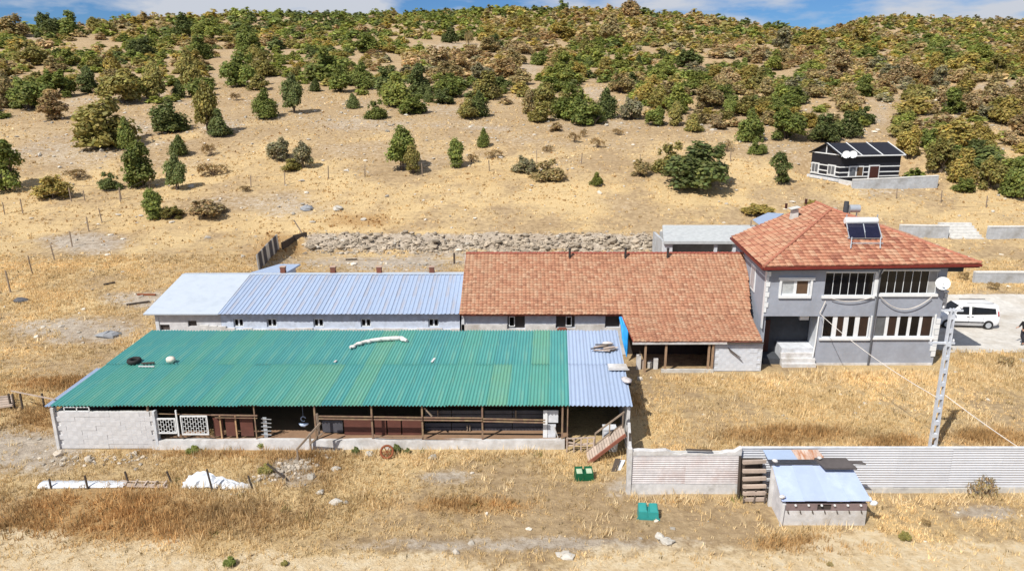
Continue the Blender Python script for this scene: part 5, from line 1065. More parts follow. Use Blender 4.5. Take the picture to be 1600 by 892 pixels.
m = MB(); [blob(m, (.128, s * .032, 1.645), (.010, .014, .008), 8, 5, 0) for s in (-1, 1)]; m.box(.122, .132, -.025, .025, 1.572, 1.580); m.build('eyes', M('dark_hair', (.012, .01, .009)), per, True)

# ------------------------------------------------------------------ bits and pieces in the foreground and on the slope
def post(px, py, h, lean=(0, 0), name='fence_post', w=.08):
    x, y, z = ground_at(px, py); return (x, y, z), MB().bar((x, y, z - .3), (x + lean[0], y + lean[1], z + h), w, w)
t = thing('plastic_sheeting', 'long narrow strip of white plastic sheeting lying in the brown weeds', 'sheeting', ground_at(125, 760))
a, b = Vector(ground_at(62, 763)), Vector(ground_at(195, 761)); mb = MB(); n = 18; P = []
for i in range(n + 1):
    c = a.lerp(b, i / n); h_ = .16 - .06 * i / n + .02 * math.sin(i * 2.3)
    P += [c + Vector((0, -.12, .02)), c + Vector((0, -.10 + .02 * math.sin(i), h_ * .6)), c + Vector((0, .05, h_ + .02 * math.sin(i * 1.7))), c + Vector((0, .3, h_ * .85)), c + Vector((0, .34, .02))]
fs = [(i * 5 + k, i * 5 + k + 1, (i + 1) * 5 + k + 1, (i + 1) * 5 + k) for i in range(n) for k in range(4)]
mb.add(P, fs, True); mb.build('sheet', M('white_plastic', (.55, .58, .63), .45, var=.1, stain=(.42, .42, .44)), t)
t = thing('crumpled_sheeting', 'crumpled heap of white plastic sheeting, higher at one end, by fence posts', 'sheeting', ground_at(335, 758))
a, b = Vector(ground_at(285, 762)), Vector(ground_at(394, 762)); P = []; n = 20; rr = random.Random(5)
for i in range(n + 1):
    s = i / n; c = a.lerp(b, s); h_ = (.42 if s < .25 else .42 - .36 * (s - .25) / .75) * (.35 + .65 * min(1, s * 6)); wd = .7 * (1 - .75 * s)
    for k in range(7): u_ = k / 6; P.append(c + Vector((rr.uniform(-.04, .04), -.1 + wd * u_ + rr.uniform(-.04, .04), max(.0, h_ * (.15 + .85 * math.sin(min(1.25, u_ * 2) * 1.2)) + rr.uniform(-.06, .06)))))
fs = [(i * 7 + k, i * 7 + k + 1, (i + 1) * 7 + k + 1, (i + 1) * 7 + k) for i in range(n) for k in range(6)]; mb = MB(); mb.add(P, fs, False); mb.build('sheet', M('white_plastic', (.78, .80, .83), .45), t)
t = thing('fallen_lattice', 'broken pale wooden lattice lying between the two white sheets', 'lattice', ground_at(225, 762))
for k in range(4): a, b = Vector(ground_at(190 + 3 * k, 757 + k * 2.4)), Vector(ground_at(262, 757 + k * 2.2)); MB().bar(a + Vector((0, 0, .12)), b + Vector((0, 0, .06)), .06, .03).build('slat', wood_pale, t)
for k in range(5): a, b = Vector(ground_at(196 + 15 * k, 765)), Vector(ground_at(201 + 15 * k, 755)); MB().bar(a + Vector((0, 0, .15)), b + Vector((0, 0, .13)), .05, .03).build('slat', wood_pale, t)
labs = ['short dark fence stake at the middle of the long white strip', 'leaning dark stake over the fallen lattice', 'crooked dark stake just before the crumpled white heap', 'dark stake rising out of the crumpled white heap', 'thin dark stake near the free end of the long white strip', 'dark stake at the low tail of the crumpled heap']
for (px, py, h, l), lab in zip(((138, 764, .6, (-.05, 0)), (203, 757, .55, (-.12, 0)), (272, 757, .55, (-.22, 0)), (334, 770, 1.0, (-.16, 0)), (80, 764, .45, (0, 0)), (396, 764, .6, (-.15, 0))), labs):
    c, m = post(px, py, h, l, w=.055); tag(m.build('fence_stake', wood_dark), lab, 'stake', 'dark stakes along the white sheeting')
t = thing('broken_railing', 'broken wooden railing on two posts in front of the dark bay', 'railing', ground_at(480, 705))
g1, g2 = Vector(ground_at(466, 722)), Vector(ground_at(486, 706)); MB().bar(g1 - Vector((0, 0, .2)), g1 + Vector((.0, 0, .62)), .07).build('post', wood_grey, t); MB().bar(g2 - Vector((0, 0, .2)), g2 + Vector((0, 0, .85)), .075).build('post', wood_grey, t)
p = Q(501, 660, 27.5); MB().bar(g1 + Vector((0, 0, .58)), p, .075).build('rail', wood_grey, t); p2 = Q(503, 677, 27.4); MB().bar(g2 + Vector((0, -.05, .38)), p2, .07).build('rail', wood_grey, t); MB().bar(Q(499, 680, 27.6), Q(495, 646, 27.7), .08).build('post', wood_grey, t)
a, b = Vector(ground_at(451, 753)), Vector(Q(417, 724, 25.6)); tag(MB().bar(a, b, .06).build('leaning_pole', wood_dark), 'dark pole leaning over the stones below the broken railing', 'pole')
# wire fence on the slope
def wire_fence(label, pts, h):
    g = [Vector(ground_at(*p)) for p in pts]; t = thing('wire_fence', label, 'fence', g[0], group=None); tops = []
    for k, c in enumerate(g):
        hh = h * random.uniform(.85, 1.15); lx = random.uniform(-.14, .14); MB().bar(c - Vector((0, 0, .3)), c + Vector((lx, random.uniform(-.08, .08), hh)), .085).build('post', wood_grey, t); tops.append(c + Vector((lx * .8, 0, hh * .85)))
    for f in (1.0, .55):
        for p, q in zip(tops, tops[1:]):
            a = p - Vector((0, 0, h * (1 - f) * .85)); b = q - Vector((0, 0, h * (1 - f) * .85)); MB().tube([a, (a + b) / 2 - Vector((0, 0, .05)), b], .008, 4, False).build('wire', M('old_wire', (.25, .23, .2), .6), t)
    return t
wire_fence('old wooden fence posts climbing the dry slope beside the long white building', [(17, 457), (51, 428), (86, 407), (113, 386), (139, 362), (160, 348), (188, 316), (234, 296)], 1.5)
wire_fence('wire fence with thin posts crossing the slope above the farm', [(392, 293), (445, 290), (513, 280), (570, 278), (660, 277), (765, 268), (839, 256), (908, 257), (1000, 262), (1141, 253)], 1.5)
wire_fence('short run of fence posts far out on the slope', [(8, 337), (36, 335), (112, 316), (133, 315), (190, 312)], 1.3)
wire_fence('sparse thin posts in the dry meadow below the black house wall', [(1400, 312), (1470, 318), (1541, 325), (1600, 330)], 1.3)
t = thing('dark_board_fence', 'low dark fence of leaning boards running back beside the stony bank', 'fence', ground_at(420, 410))
g = [Vector(ground_at(*p)) for p in ((404, 424), (420, 405), (436, 388))]; kk = 0
for a, b in zip(g, g[1:]):
    for i in range(7):
        c = a.lerp(b, i / 7); d = a.lerp(b, (i + .9) / 7); MB().hexa([c - Vector((0, 0, .2)), d - Vector((0, 0, .2)), d + Vector((.06, 0, -.2)), c + Vector((.06, 0, -.2))], [c + Vector((-.1, 0, 1.35)), d + Vector((-.1, 0, 1.3)), d + Vector((-.04, 0, 1.3)), c + Vector((-.04, 0, 1.35))]).build('board', slate_sheet if (i % 3) else metal_grey, t)
g = [Vector(ground_at(*p)) for p in ((440, 390), (458, 378), (478, 371))]
for a, b in zip(g, g[1:]): MB().hexa([a - Vector((0, 0, .2)), b - Vector((0, 0, .2)), b + Vector((.1, .1, -.2)), a + Vector((.1, .1, -.2))], [a + Vector((0, 0, .6)), b + Vector((0, 0, .5)), b + Vector((.1, .1, .5)), a + Vector((.1, .1, .6))]).build('board', wood_dark, t)
a = Vector(ground_at(477, 373)); b = Q(459, 344, a.y + .4); tag(MB().bar(a, b, .09).build('leaning_stake', wood_grey), 'thin stake leaning uphill from the end of the dark board fence', 'stake')
c = Vector(ground_at(710, 412)); tag(MB().bar(c, c + Vector((0, 0, .95)), .16).build('wooden_stump_post', wood_dark), 'short dark post on the bare ground behind the blue roof', 'post')
c = Vector(ground_at(549, 407)); tag(MB().bar(c + Vector((-.5, 0, .06)), c + Vector((.5, 0.05, .08)), .12).build('fallen_log', wood_dark), 'small dark log lying on bare ground below the stony bank', 'log')
for (p, q, mt, lab) in (((215, 462), (243, 462), rust_red, 'reddish thin plank on the ground behind the white roof end'), ((198, 478), (234, 473), wood_dark, 'long dark plank on the ground behind the white roof end'), ((162, 446), (180, 443), wood_dark, 'short dark timber on the bare slope uphill of the white roof')):
    a, b = Vector(ground_at(*p)), Vector(ground_at(*q)); tag(MB().bar(a + Vector((0, 0, .07)), b + Vector((0, 0, .08)), .14, .1).build('loose_plank', mt), lab, 'plank')
def rock(px, py, s, lab, mat=stone_pale, fl=.6, group=None):
    x, y, z = ground_at(px, py); m = MB(); blob(m, (x, y, z + s * fl * .2), (s * .9, s * .75, s * fl), 7, 5, .34, px); m.sm = [False] * len(m.sm); o = tag(m.build('stone', mat), lab, 'stone', group); return o
for a in ((172, 525, .85, 'flat bluish grey rock in the dry grass beside the white roof end', M('bluish_rock', (.24, .25, .27), .9, bmp=.5), .3), (34, 472, .55, 'dark grey rock among straw near the lowest fence post', M('dark_rock', (.10, .10, .11), .9), .5), (481, 328, .8, 'grey boulder on the slope above the dark board fence', M('bluish_rock', (.24, .25, .27)), .5), (528, 328, .7, 'pale slanting boulder with a dark shadow side on the slope', stone_pale, .5),
          (525, 735, .22, 'white stone below the broken railing'), (577, 712, .26, 'white flat stone in front of the barn plinth'), (677, 718, .24, 'pale stone in the straw before the middle pens'), (501, 772, .2, 'pale stone beside bare patches in the dry weeds'), (525, 786, .26, 'white boulder alone in the foreground weeds'), (1029, 842, .22, 'white stone by the dirt track, the smaller of two'), (1043, 849, .26, 'white stone at the edge of the dirt track, the bigger of two'), (190, 690, .3, 'pale stone at the foot of the block wall'), (212, 690, .26, 'second pale stone leaning on the block wall near its end'), (400, 690, .3, 'heap stone lying beside the green weeds at the plinth'), (883, 868, .34, 'broad pale stone lying flat beside the dirt track', stone_pale, .25), (1075, 386, .4, 'brown boulder on the edge of the stony bank')):
    rock(*a[:4], *(a[4:]))
c = Vector(ground_at(605, 716)); t = thing('rusty_wheel', 'rust red iron wheel lying in the straw before the barn', 'wheel', c); mb = MB(); torus(mb, (c.x, c.y, c.z + .28), .26, .05, tilt=R(62)); mb.build('rim', rust_red, t); [MB().bar((c.x - .25 * math.cos(a), c.y, c.z + .28 - .25 * math.sin(a)), (c.x + .25 * math.cos(a), c.y + .02, c.z + .28 + .25 * math.sin(a)), .03).build('spoke', rust_red, t) for a in (0, 1.05, 2.1)]
# stones and stalks left of the barn
t = thing('straw_fence', 'low rough fence of pale branches beyond the end of the barn', 'fence', ground_at(30, 640))
for k in range(5): a, b = Vector(ground_at(-10, 628 + 4 * k)), Vector(ground_at(22, 628 + 3.5 * k)); MB().bar(a + Vector((0, 0, .2)), b + Vector((0, 0, .3)), .1).build('branch', wood_pale, t)
a, b = Vector(ground_at(22, 634)), Q(86, 624, 28.6); MB().bar(a + Vector((0, 0, .8)), b, .05).build('rail', wood_pale, t)
for px in (18, 24, 36, 70): c = Vector(ground_at(px, 640)); MB().bar(c, c + Vector((0, 0, .85)), .07).build('post', wood_dark, t)
# ------------------------------------------------------------------ trees and scrub
def foliage_mat(per_object):
    m, nt, b = base_mat('foliage' if per_object else 'foliage_mass', .75)
    a = nt.nodes.new('ShaderNodeAttribute'); a.attribute_name = 'tint'; c = a.outputs['Color']
    if per_object: c = mixc(nt, 1.0, c, nt.nodes.new('ShaderNodeObjectInfo').outputs['Color'], 'MULTIPLY')
    lk(nt, c, b.inputs['Base Color']); t = nt.nodes.new('ShaderNodeBsdfTranslucent'); lk(nt, c, t.inputs[0]); ms = nt.nodes.new('ShaderNodeMixShader'); ms.inputs[0].default_value = .40
    lk(nt, b.outputs[0], ms.inputs[1]); lk(nt, t.outputs[0], ms.inputs[2]); lk(nt, ms.outputs[0], nt.nodes['Material Output'].inputs[0]); return m
fol_o, fol_m = foliage_mat(True), foliage_mat(False)
ICO_V = None
def ico(sub):
    import bmesh
    b = bmesh.new(); bmesh.ops.create_icosphere(b, subdivisions=sub, radius=1); b.verts.ensure_lookup_table()
    v = np.array([q.co[:] for q in b.verts]); f = np.array([[w.index for w in q.verts] for q in b.faces]); b.free(); return v, f
IV, IF = ico(1)
def crown(nleaf, style, seed, leaf, core=True):
    """leaf faces spread through uneven lobes, in a box 1 wide and 1 high; returns triangles and a tint per vertex"""
    r = np.random.default_rng(seed); L = []
    if style == 'cone':
        for k in range(9): h = .12 + .80 * k / 8; rad = .36 * (1 - h) + .07; a = r.uniform(0, 6.28); L.append((.35 * rad * math.cos(a), .35 * rad * math.sin(a), h, rad, rad * 1.1))
    elif style == 'tall':
        for k in range(14): h = r.uniform(.06, .80); rad = r.uniform(.13, .26) * (1.2 - .6 * h); a = r.uniform(0, 6.28); d = r.uniform(.04, .30) * (1.1 - .6 * h); L.append((d * math.cos(a), d * math.sin(a), h, rad, rad * .9))
        L.append((0, 0, .84, .14, .16))
    elif style == 'tree':
        for k in range(13): h = r.uniform(.26, .84); rad = r.uniform(.13, .24); a = r.uniform(0, 6.28); d = r.uniform(.03, .31) * (1.1 - .5 * abs(h - .5)); L.append((d * math.cos(a), d * math.sin(a), h, rad, rad * .75))
        for k in range(5): a = r.uniform(0, 6.28); L.append((.24 * math.cos(a), .24 * math.sin(a), r.uniform(.08, .22), .14, .12))
    elif style == 'wisp':
        for k in range(7): h = r.uniform(.2, .55); rad = r.uniform(.12, .2); a = r.uniform(0, 6.28); d = r.uniform(.05, .32); L.append((d * math.cos(a), d * math.sin(a), h, rad, rad * 1.3))
    else:
        for k in range(15): a = r.uniform(0, 6.28); d = .34 * math.sqrt(r.uniform(0, 1)); h = r.uniform(.06, .66) * (1 - .9 * d); rad = r.uniform(.09, .23); L.append((d * math.cos(a), d * math.sin(a), h, rad, rad * 1.15))
        for k in range(6): a = r.uniform(0, 6.28); d = r.uniform(0, .24); L.append((d * math.cos(a), d * math.sin(a), r.uniform(.6, .84), r.uniform(.05, .12), r.uniform(.12, .2)))
    L = np.array(L); w = L[:, 3] ** 2; pick = r.choice(len(L), nleaf * 2, p=w / w.sum())
    d = r.normal(size=(nleaf * 2, 3)); d /= np.linalg.norm(d, axis=1)[:, None]; d[:, 2] = np.where(d[:, 2] < -.55, -d[:, 2], d[:, 2])
    l = L[pick]; rad = (.70 + .55 * r.uniform(0, 1, nleaf * 2) ** 1.6)[:, None]; P = l[:, :3] + d * np.stack([l[:, 3], l[:, 3], l[:, 4]], 1) * rad
    q = (P[:, None, :] - L[None, :, :3]) / np.stack([L[:, 3], L[:, 3], L[:, 4]], 1)[None]; inside = (np.sum(q * q, -1) < .45).any(1)
    ok = ~inside & (P[:, 2] > .02); P, d, l = P[ok][:nleaf], d[ok][:nleaf], pick[ok][:nleaf]; n = len(P)
    nrm = d * .8 + r.normal(size=(n, 3)) * .45 + np.array([-.15, -.2, .5]); nrm /= np.linalg.norm(nrm, axis=1)[:, None]
    t = np.cross(nrm, r.normal(size=(n, 3))); t /= np.linalg.norm(t, axis=1)[:, None]; bt = np.cross(nrm, t); s = leaf * r.uniform(.45, 1.5, n)[:, None]
    if style == 'wisp': t = t * .35; t[:, 2] *= .4; bt = bt * .8 + np.array([0, 0, 1.2]); 
    c4 = np.stack([P - t * s - bt * s * .7, P + t * s * .8 - bt * s * .5, P + t * s * .9 + bt * s * .8, P - t * s * .7 + bt * s], 1)
    V = c4.reshape(-1, 3); i4 = np.arange(n)[:, None] * 4; F = np.concatenate([i4 + [0, 1, 2], i4 + [0, 2, 3]], 0)
    lt = r.uniform(.78, 1.22, len(L)); tn = (lt[l] * r.uniform(.65, 1.35, n))[:, None] * np.stack([r.uniform(.88, 1.16, n), np.ones(n), r.uniform(.75, 1.15, n)], 1); T = np.repeat(tn, 4, 0)
    if core and style not in ('wisp', 'tree'):
        for (x, y, z, a, b) in (L if core is True else L[np.argsort(-L[:, 3])[:core]]):
            k = len(V); cv = IV * np.array([a, a, b]) * .64 * r.uniform(.85, 1.1, (len(IV), 1)) + np.array([x, y, z]); cv[:, 2] = np.maximum(cv[:, 2], .015)
            V = np.concatenate([V, cv]); F = np.concatenate([F, IF + k]); T = np.concatenate([T, np.full((len(cv), 3), 1.0)])
    return V, F, T
STY = {'bush': 5, 'tall': 3, 'tree': 3, 'cone': 2, 'wisp': 3}
PROTO = {}
for st_, n in STY.items():
    for k in range(n):
        V, F, T = crown(3600 if st_ != 'wisp' else 700, st_, 100 + 17 * k + len(st_), .025 if st_ != 'wisp' else .035); PROTO[st_, k, 0] = np_mesh('crown', V, F, fol_o, [('tint', T)])
        V, F, T = crown(2000 if st_ != 'wisp' else 160, st_, 300 + 13 * k + len(st_), .031); PROTO[st_, k, 1] = np_mesh('crown', V, F, fol_o, [('tint', T)])
bark = M('bark', (.12, .09, .07), .9, bmp=.4)
def trunk_mesh(style, seed):
    r = random.Random(seed); m = MB(); n = {'tree': 5, 'bush': 6, 'tall': 4, 'cone': 1, 'wisp': 7}[style]
    for k in range(n):
        a = r.uniform(0, 6.28); d = r.uniform(.05, .26) if n > 1 else .02; b = (.05 * math.cos(a), .05 * math.sin(a), -.06); h = {'tree': .62, 'bush': .40, 'tall': .55, 'cone': .85, 'wisp': .5}[style] * r.uniform(.8, 1.1); w = .026 if style != 'wisp' else .010
        m.tube([b, (.3 * d * math.cos(a) + .02, .3 * d * math.sin(a), h * .4), (d * math.cos(a), d * math.sin(a), h)], [w, w * .7, w * .3], 5)
        e = r.uniform(0, 6.28); m.tube([(.3 * d * math.cos(a) + .02, .3 * d * math.sin(a), h * .4), (d * math.cos(a) * .6 + .16 * math.cos(e), d * math.sin(a) * .6 + .16 * math.sin(e), h * .85)], [w * .6, w * .25], 4)
    me = m.mesh('trunk'); me.materials.append(bark); return me
TRUNK = {s: [trunk_mesh(s, 7 * k + len(s)) for k in range(2)] for s in STY}
PAL = {'green': (.19, .225, .058), 'dark': (.145, .175, .06), 'olive': (.29, .26, .085), 'yellow': (.36, .29, .085), 'brown': (.36, .29, .14), 'tan': (.42, .325, .18), 'grey': (.29, .27, .165), 'rust': (.33, .235, .115), 'lime': (.25, .275, .068)}
placed = []
NAMES = {'bush': 'oak_bush', 'tall': 'scrub_oak', 'tree': 'small_tree', 'cone': 'juniper_tree', 'wisp': 'dry_shrub'}
CATS = {'bush': 'bush', 'tall': 'tree', 'tree': 'tree', 'cone': 'tree', 'wisp': 'shrub'}
def plant(x, y, z, w, h, style, colr, label, group=None, big=True, parts=True, seed=None):
    s = seed if seed is not None else random.randrange(1000); c = Vector(PAL[colr]) * random.uniform(.86, 1.16); k = s % STY[style]
    rz = random.uniform(0, 6.28)
    if parts:
        t = thing(NAMES[style], label, CATS[style], (x, y, z - .04), rz, group); o = link('crown', PROTO[style, k, 0 if big else 1], None, t); tr = link('trunk', TRUNK[style][s % 2], None, t); tr.scale = (w, w, h)
    else:
        o = link(NAMES[style], PROTO[style, k, 0 if big else 1]); o.location = (x, y, z - .04); o.rotation_euler.z = rz; tag(o, label, CATS[style], group); t = o
    o.scale = (w * 1.05, w * 1.05, h * 1.04); o.color = (*c, 1); placed.append((x, y, w)); return t
HAND = []
def H(px, py, w, h, style, colr, label, nick=None): HAND.append((px, py, w, h, style, colr, label, nick))
H(14, 306, 66, 78, 'tree', 'green', 'small green tree with bare stems where the open slope meets the picture edge', 'the bare-stemmed tree')
H(84, 318, 52, 38, 'bush', 'yellow', 'rounded yellowish bush standing next to the bare-stemmed tree', 'the rounded yellowish bush')
H(124, 285, 56, 18, 'wisp', 'rust', 'low rust brown scrub strip just uphill of the rounded yellowish bush')
H(223, 301, 64, 70, 'tall', 'green', 'bushy green tree in the middle of a three tree group above the white roof end', 'the three tree group')
H(176, 301, 36, 26, 'bush', 'dark', 'low dark green bush at the foot of the three tree group')
H(278, 303, 40, 54, 'tall', 'dark', 'slim dark tree casting a long shadow at the end of the three tree group')
H(281, 249, 32, 30, 'cone', 'dark', 'small dark pointed bush alone just uphill of the three tree group', 'the small pointed bush')
H(330, 248, 36, 24, 'wisp', 'rust', 'wispy reddish dry shrub beside the small pointed bush')
H(335, 283, 70, 24, 'wisp', 'rust', 'wide patch of dry brown scrub beyond the three tree group')
H(240, 348, 42, 47, 'tall', 'green', 'small leafy tree nearest the white roof end, dark bush at its foot', 'the lowest leafy tree')
H(270, 347, 40, 22, 'bush', 'olive', 'dark olive bush tucked against the lowest leafy tree')
H(322, 345, 64, 27, 'bush', 'tan', 'tan dry bush in a mound beside the lowest leafy tree', 'the tan mound')
H(385, 304, 32, 11, 'wisp', 'rust', 'flat brown tuft on the slope between two lone tree groups')
H(172, 237, 106, 84, 'bush', 'olive', 'largest broad bushy clump on the open slope, olive green with dark shade', 'the largest broad clump')
H(200, 236, 30, 46, 'cone', 'green', 'narrow green shoot in front of the largest broad clump')
H(268, 211, 64, 52, 'bush', 'dark', 'round dark green bush between the largest clump and a tall leaning tree', 'the round dark bush')
H(326, 215, 46, 78, 'tall', 'olive', 'tall slender olive tree with a long shadow beside the round dark bush', 'the tall slender tree')
H(345, 216, 44, 40, 'bush', 'dark', 'low dark bush in the shade of the tall slender tree')
H(370, 161, 24, 15, 'wisp', 'rust', 'small brown tussock on pale ground above the tall slender tree')
H(195, 167, 80, 56, 'bush', 'olive', 'broad olive bush with a bushy crown directly above the largest broad clump', 'the broad olive bush')
H(243, 159, 50, 54, 'tall', 'olive', 'upright olive tree touching the broad olive bush')
H(281, 156, 22, 26, 'cone', 'dark', 'little dark conical bush at the end of the broad olive bush')
H(48, 176, 66, 54, 'bush', 'green', 'wide green bush with a dark shadow near the edge of the slope', 'the wide green bush')
H(12, 173, 44, 56, 'tall', 'brown', 'brownish tree leaning on the wide green bush at the picture edge')
H(92, 156, 62, 46, 'bush', 'green', 'bright green bush behind the wide green bush', 'the bright green bush')
H(140, 149, 42, 40, 'tall', 'dark', 'dark green bush at the end of the bright green bush')
H(296, 139, 42, 56, 'tall', 'olive', 'olive upright tree above the round dark bush, clear ground beside it', 'the olive upright tree')
H(380, 139, 62, 54, 'bush', 'green', 'wide green bush with pale bare ground on both sides above the tall slender tree', 'the wide bush in the clearing')
H(418, 123, 46, 38, 'bush', 'olive', 'olive bush behind the wide bush in the clearing')
H(416, 189, 46, 44, 'tall', 'green', 'bushy green tree in a pair, the lower and broader one', 'the pair of slope trees')
H(459, 181, 42, 58, 'tall', 'dark', 'dark slender tree in a pair, the taller one with a shadow behind')
H(466, 127, 28, 22, 'bush', 'olive', 'small olive bush just below the big bright thicket')
H(510, 132, 84, 50, 'bush', 'green', 'big bright green thicket in mid slope, wider than it is high', 'the big bright thicket')
H(567, 142, 42, 40, 'tall', 'green', 'round green bush at the end of the big bright thicket')
H(493, 146, 20, 19, 'cone', 'dark', 'tiny dark bush in front of the big bright thicket')
H(552, 173, 22, 22, 'cone', 'dark', 'tiny dark cone shaped bush alone on pale ground')
H(585, 189, 38, 29, 'bush', 'green', 'small round green bush alone on pale ground below a big green tree', 'the lone round bush')
H(620, 170, 60, 50, 'bush', 'lime', 'bright green full bush with a darker tree behind it', 'the full bright bush')
H(655, 151, 48, 46, 'tall', 'dark', 'dark tree standing behind the full bright bush')
H(670, 163, 18, 23, 'cone', 'dark', 'little dark pointed bush beside the full bright bush')
H(748, 186, 36, 38, 'cone', 'dark', 'dark cone shaped bush above the two lone slope trees', 'the dark cone bush')
H(725, 183, 20, 24, 'wisp', 'rust', 'thin dry stalks next to the dark cone bush')
H(765, 159, 50, 42, 'bush', 'olive', 'olive bush uphill of the dark cone bush')
H(752, 133, 50, 33, 'bush', 'grey', 'greyish bush two rows above the dark cone bush')
H(697, 126, 48, 28, 'bush', 'brown', 'grey brown bush between two pale clearings above the full bright bush')
H(705, 70, 28, 23, 'bush', 'dark', 'dark round bush on the stony clearing near the ridge', 'the stony clearing near the ridge')
H(771, 79, 40, 24, 'bush', 'dark', 'wide dark bush at the end of the stony clearing near the ridge')
H(732, 76, 18, 30, 'wisp', 'brown', 'thin bare tree standing in the stony clearing near the ridge')
H(628, 272, 62, 66, 'tall', 'green', 'tallest lone green tree on the open slope, with a leaning side branch', 'the tallest lone tree')
H(646, 276, 30, 48, 'tree', 'olive', 'thin stemmed tree leaning out beside the tallest lone tree')
H(712, 267, 36, 44, 'tall', 'green', 'lone egg shaped green tree with a shadow trailing beside it', 'the egg shaped tree')
H(738, 259, 30, 17, 'wisp', 'rust', 'brown dry shrub in the shadow of the egg shaped tree')
H(756, 234, 20, 28, 'cone', 'green', 'small green conifer shape uphill of the egg shaped tree')
H(770, 251, 40, 15, 'wisp', 'rust', 'flat brown shrub below the small green conifer shape')
H(438, 256, 46, 38, 'bush', 'grey', 'grey green loose bush in a pair above the wire fence, the upper one', 'the grey green pair')
H(474, 268, 36, 40, 'tall', 'grey', 'grey green loose bush in a pair above the wire fence, the lower one')
H(455, 272, 36, 18, 'bush', 'olive', 'low olive skirt of bush under the grey green pair')
H(822, 275, 42, 26, 'bush', 'grey', 'grey green low bush joined to a brown one in mid meadow', 'the joined meadow bushes')
H(853, 287, 54, 31, 'bush', 'brown', 'brown low bush joined to a grey green one in mid meadow')
H(856, 242, 22, 15, 'wisp', 'rust', 'dry brown tuft between meadow bushes and the upper thicket')
H(898, 228, 26, 21, 'wisp', 'rust', 'brown dry shrub in a loose row of three, the first uphill of the meadow bushes')
H(934, 236, 32, 20, 'wisp', 'rust', 'widest brown dry shrub in a loose row of three on the upper meadow')
H(912, 218, 14, 18, 'wisp', 'rust', 'thin upright brown stalk shrub above the loose row of three')
H(965, 216, 26, 13, 'wisp', 'rust', 'low brown shrub at the far end of the loose row of three')
H(931, 295, 27, 20, 'bush', 'lime', 'small lone bright green bush in the straw meadow', 'the lone meadow bush')
H(1000, 280, 34, 29, 'bush', 'brown', 'brown rounded bush at the end of a large mixed clump', 'the large mixed clump')
H(1042, 276, 60, 46, 'bush', 'olive', 'olive yellow bush in the middle of the large mixed clump')
H(1095, 305, 114, 72, 'bush', 'dark', 'largest grey green bush in the meadow behind the tiled roof', 'the largest meadow bush')
H(1136, 242, 28, 24, 'wisp', 'tan', 'pale brown dry shrub uphill of the largest meadow bush')
H(1170, 226, 48, 50, 'tall', 'green', 'green bush at the foot of the thicket uphill of the grey house', 'the thicket foot bush')
H(1182, 245, 30, 25, 'bush', 'green', 'small green bush just below the thicket foot bush')
H(1218, 292, 40, 50, 'tree', 'dark', 'small dark tree with a clear trunk beside the black house', 'the clear trunk tree')
H(1228, 224, 66, 54, 'bush', 'green', 'big green bush behind the clear trunk tree', 'the big bush behind the black house')
H(1284, 226, 52, 42, 'bush', 'dark', 'dark green bush directly behind the gable of the black house')
H(1326, 220, 46, 40, 'bush', 'dark', 'dark green bush behind the roof ridge of the black house')
H(827, 182, 32, 37, 'tall', 'brown', 'brownish upright bush at the lower edge of the mid slope thicket', 'the thicket edge')
H(850, 173, 52, 42, 'bush', 'olive', 'olive bush behind the brownish upright bush of the thicket edge')
H(895, 191, 62, 56, 'bush', 'green', 'large dark green bush in front of the thicket edge, the fullest there', 'the fullest thicket bush')
H(947, 188, 40, 44, 'cone', 'dark', 'dark pointed bushes standing beside the fullest thicket bush', 'the dark pointed bush')
H(985, 191, 42, 38, 'bush', 'grey', 'greyish bush next to the dark pointed bush')
H(1025, 200, 40, 33, 'bush', 'green', 'green bush on the edge of grey scree', 'the grey scree')
H(1055, 201, 34, 36, 'tall', 'olive', 'olive brown bush beside the grey scree')
H(1085, 209, 38, 26, 'bush', 'olive', 'low olive bush closest to the grey scree')
H(1140, 186, 26, 31, 'tall', 'green', 'green bush above the grey scree')
H(845, 105, 38, 25, 'bush', 'green', 'green bush by a pale gap below the ridge, the rounder of two', 'the pale gap below the ridge')
H(877, 105, 32, 27, 'bush', 'olive', 'olive bush by the pale gap below the ridge')
H(900, 128, 38, 31, 'bush', 'yellow', 'yellow bush standing alone below the pale gap', 'the yellow bush')
H(1075, 111, 48, 31, 'bush', 'dark', 'dark green bush beside a long pale clearing high on the slope', 'the long pale clearing')
H(1040, 107, 26, 17, 'bush', 'lime', 'bright low bush beside the dark bush of the long pale clearing')
H(1080, 121, 38, 21, 'bush', 'grey', 'blue green low bush under the long pale clearing')
H(1163, 116, 28, 21, 'bush', 'green', 'green bush at the far end of the long pale clearing')
H(997, 111, 17, 21, 'cone', 'dark', 'small dark bush in the gap before the long pale clearing')
H(1135, 138, 44, 27, 'bush', 'tan', 'tan bush below the long pale clearing')
H(1047, 159, 58, 27, 'bush', 'brown', 'wide brown bush uphill of the grey scree')
H(970, 149, 48, 31, 'bush', 'brown', 'brown bush uphill of the dark pointed bush')
H(1105, 173, 58, 37, 'bush', 'brown', 'wide brown bush just above the scree with green behind')
H(78, 63, 48, 43, 'bush', 'dark', 'dark bush against the sky near the low end of the ridge', 'the low end of the ridge')
H(22, 61, 58, 34, 'bush', 'brown', 'brown bush at the very low end of the ridge')
H(115, 59, 44, 37, 'bush', 'green', 'green bush on the skyline next to the dark ridge bush')
H(156, 55, 46, 28, 'bush', 'olive', 'olive brown bush on the ridge beyond the green skyline bush')
H(47, 106, 54, 39, 'bush', 'olive', 'olive bush on the upper slope below the low end of the ridge')
H(330, 67, 50, 32, 'bush', 'lime', 'bright green bush below the skyline above the olive upright tree', 'the bright skyline bush')
H(388, 89, 44, 47, 'tall', 'green', 'tall green bush below the bright skyline bush')
H(222, 91, 48, 31, 'bush', 'dark', 'dark green bush on the upper slope with lighter scrub around')
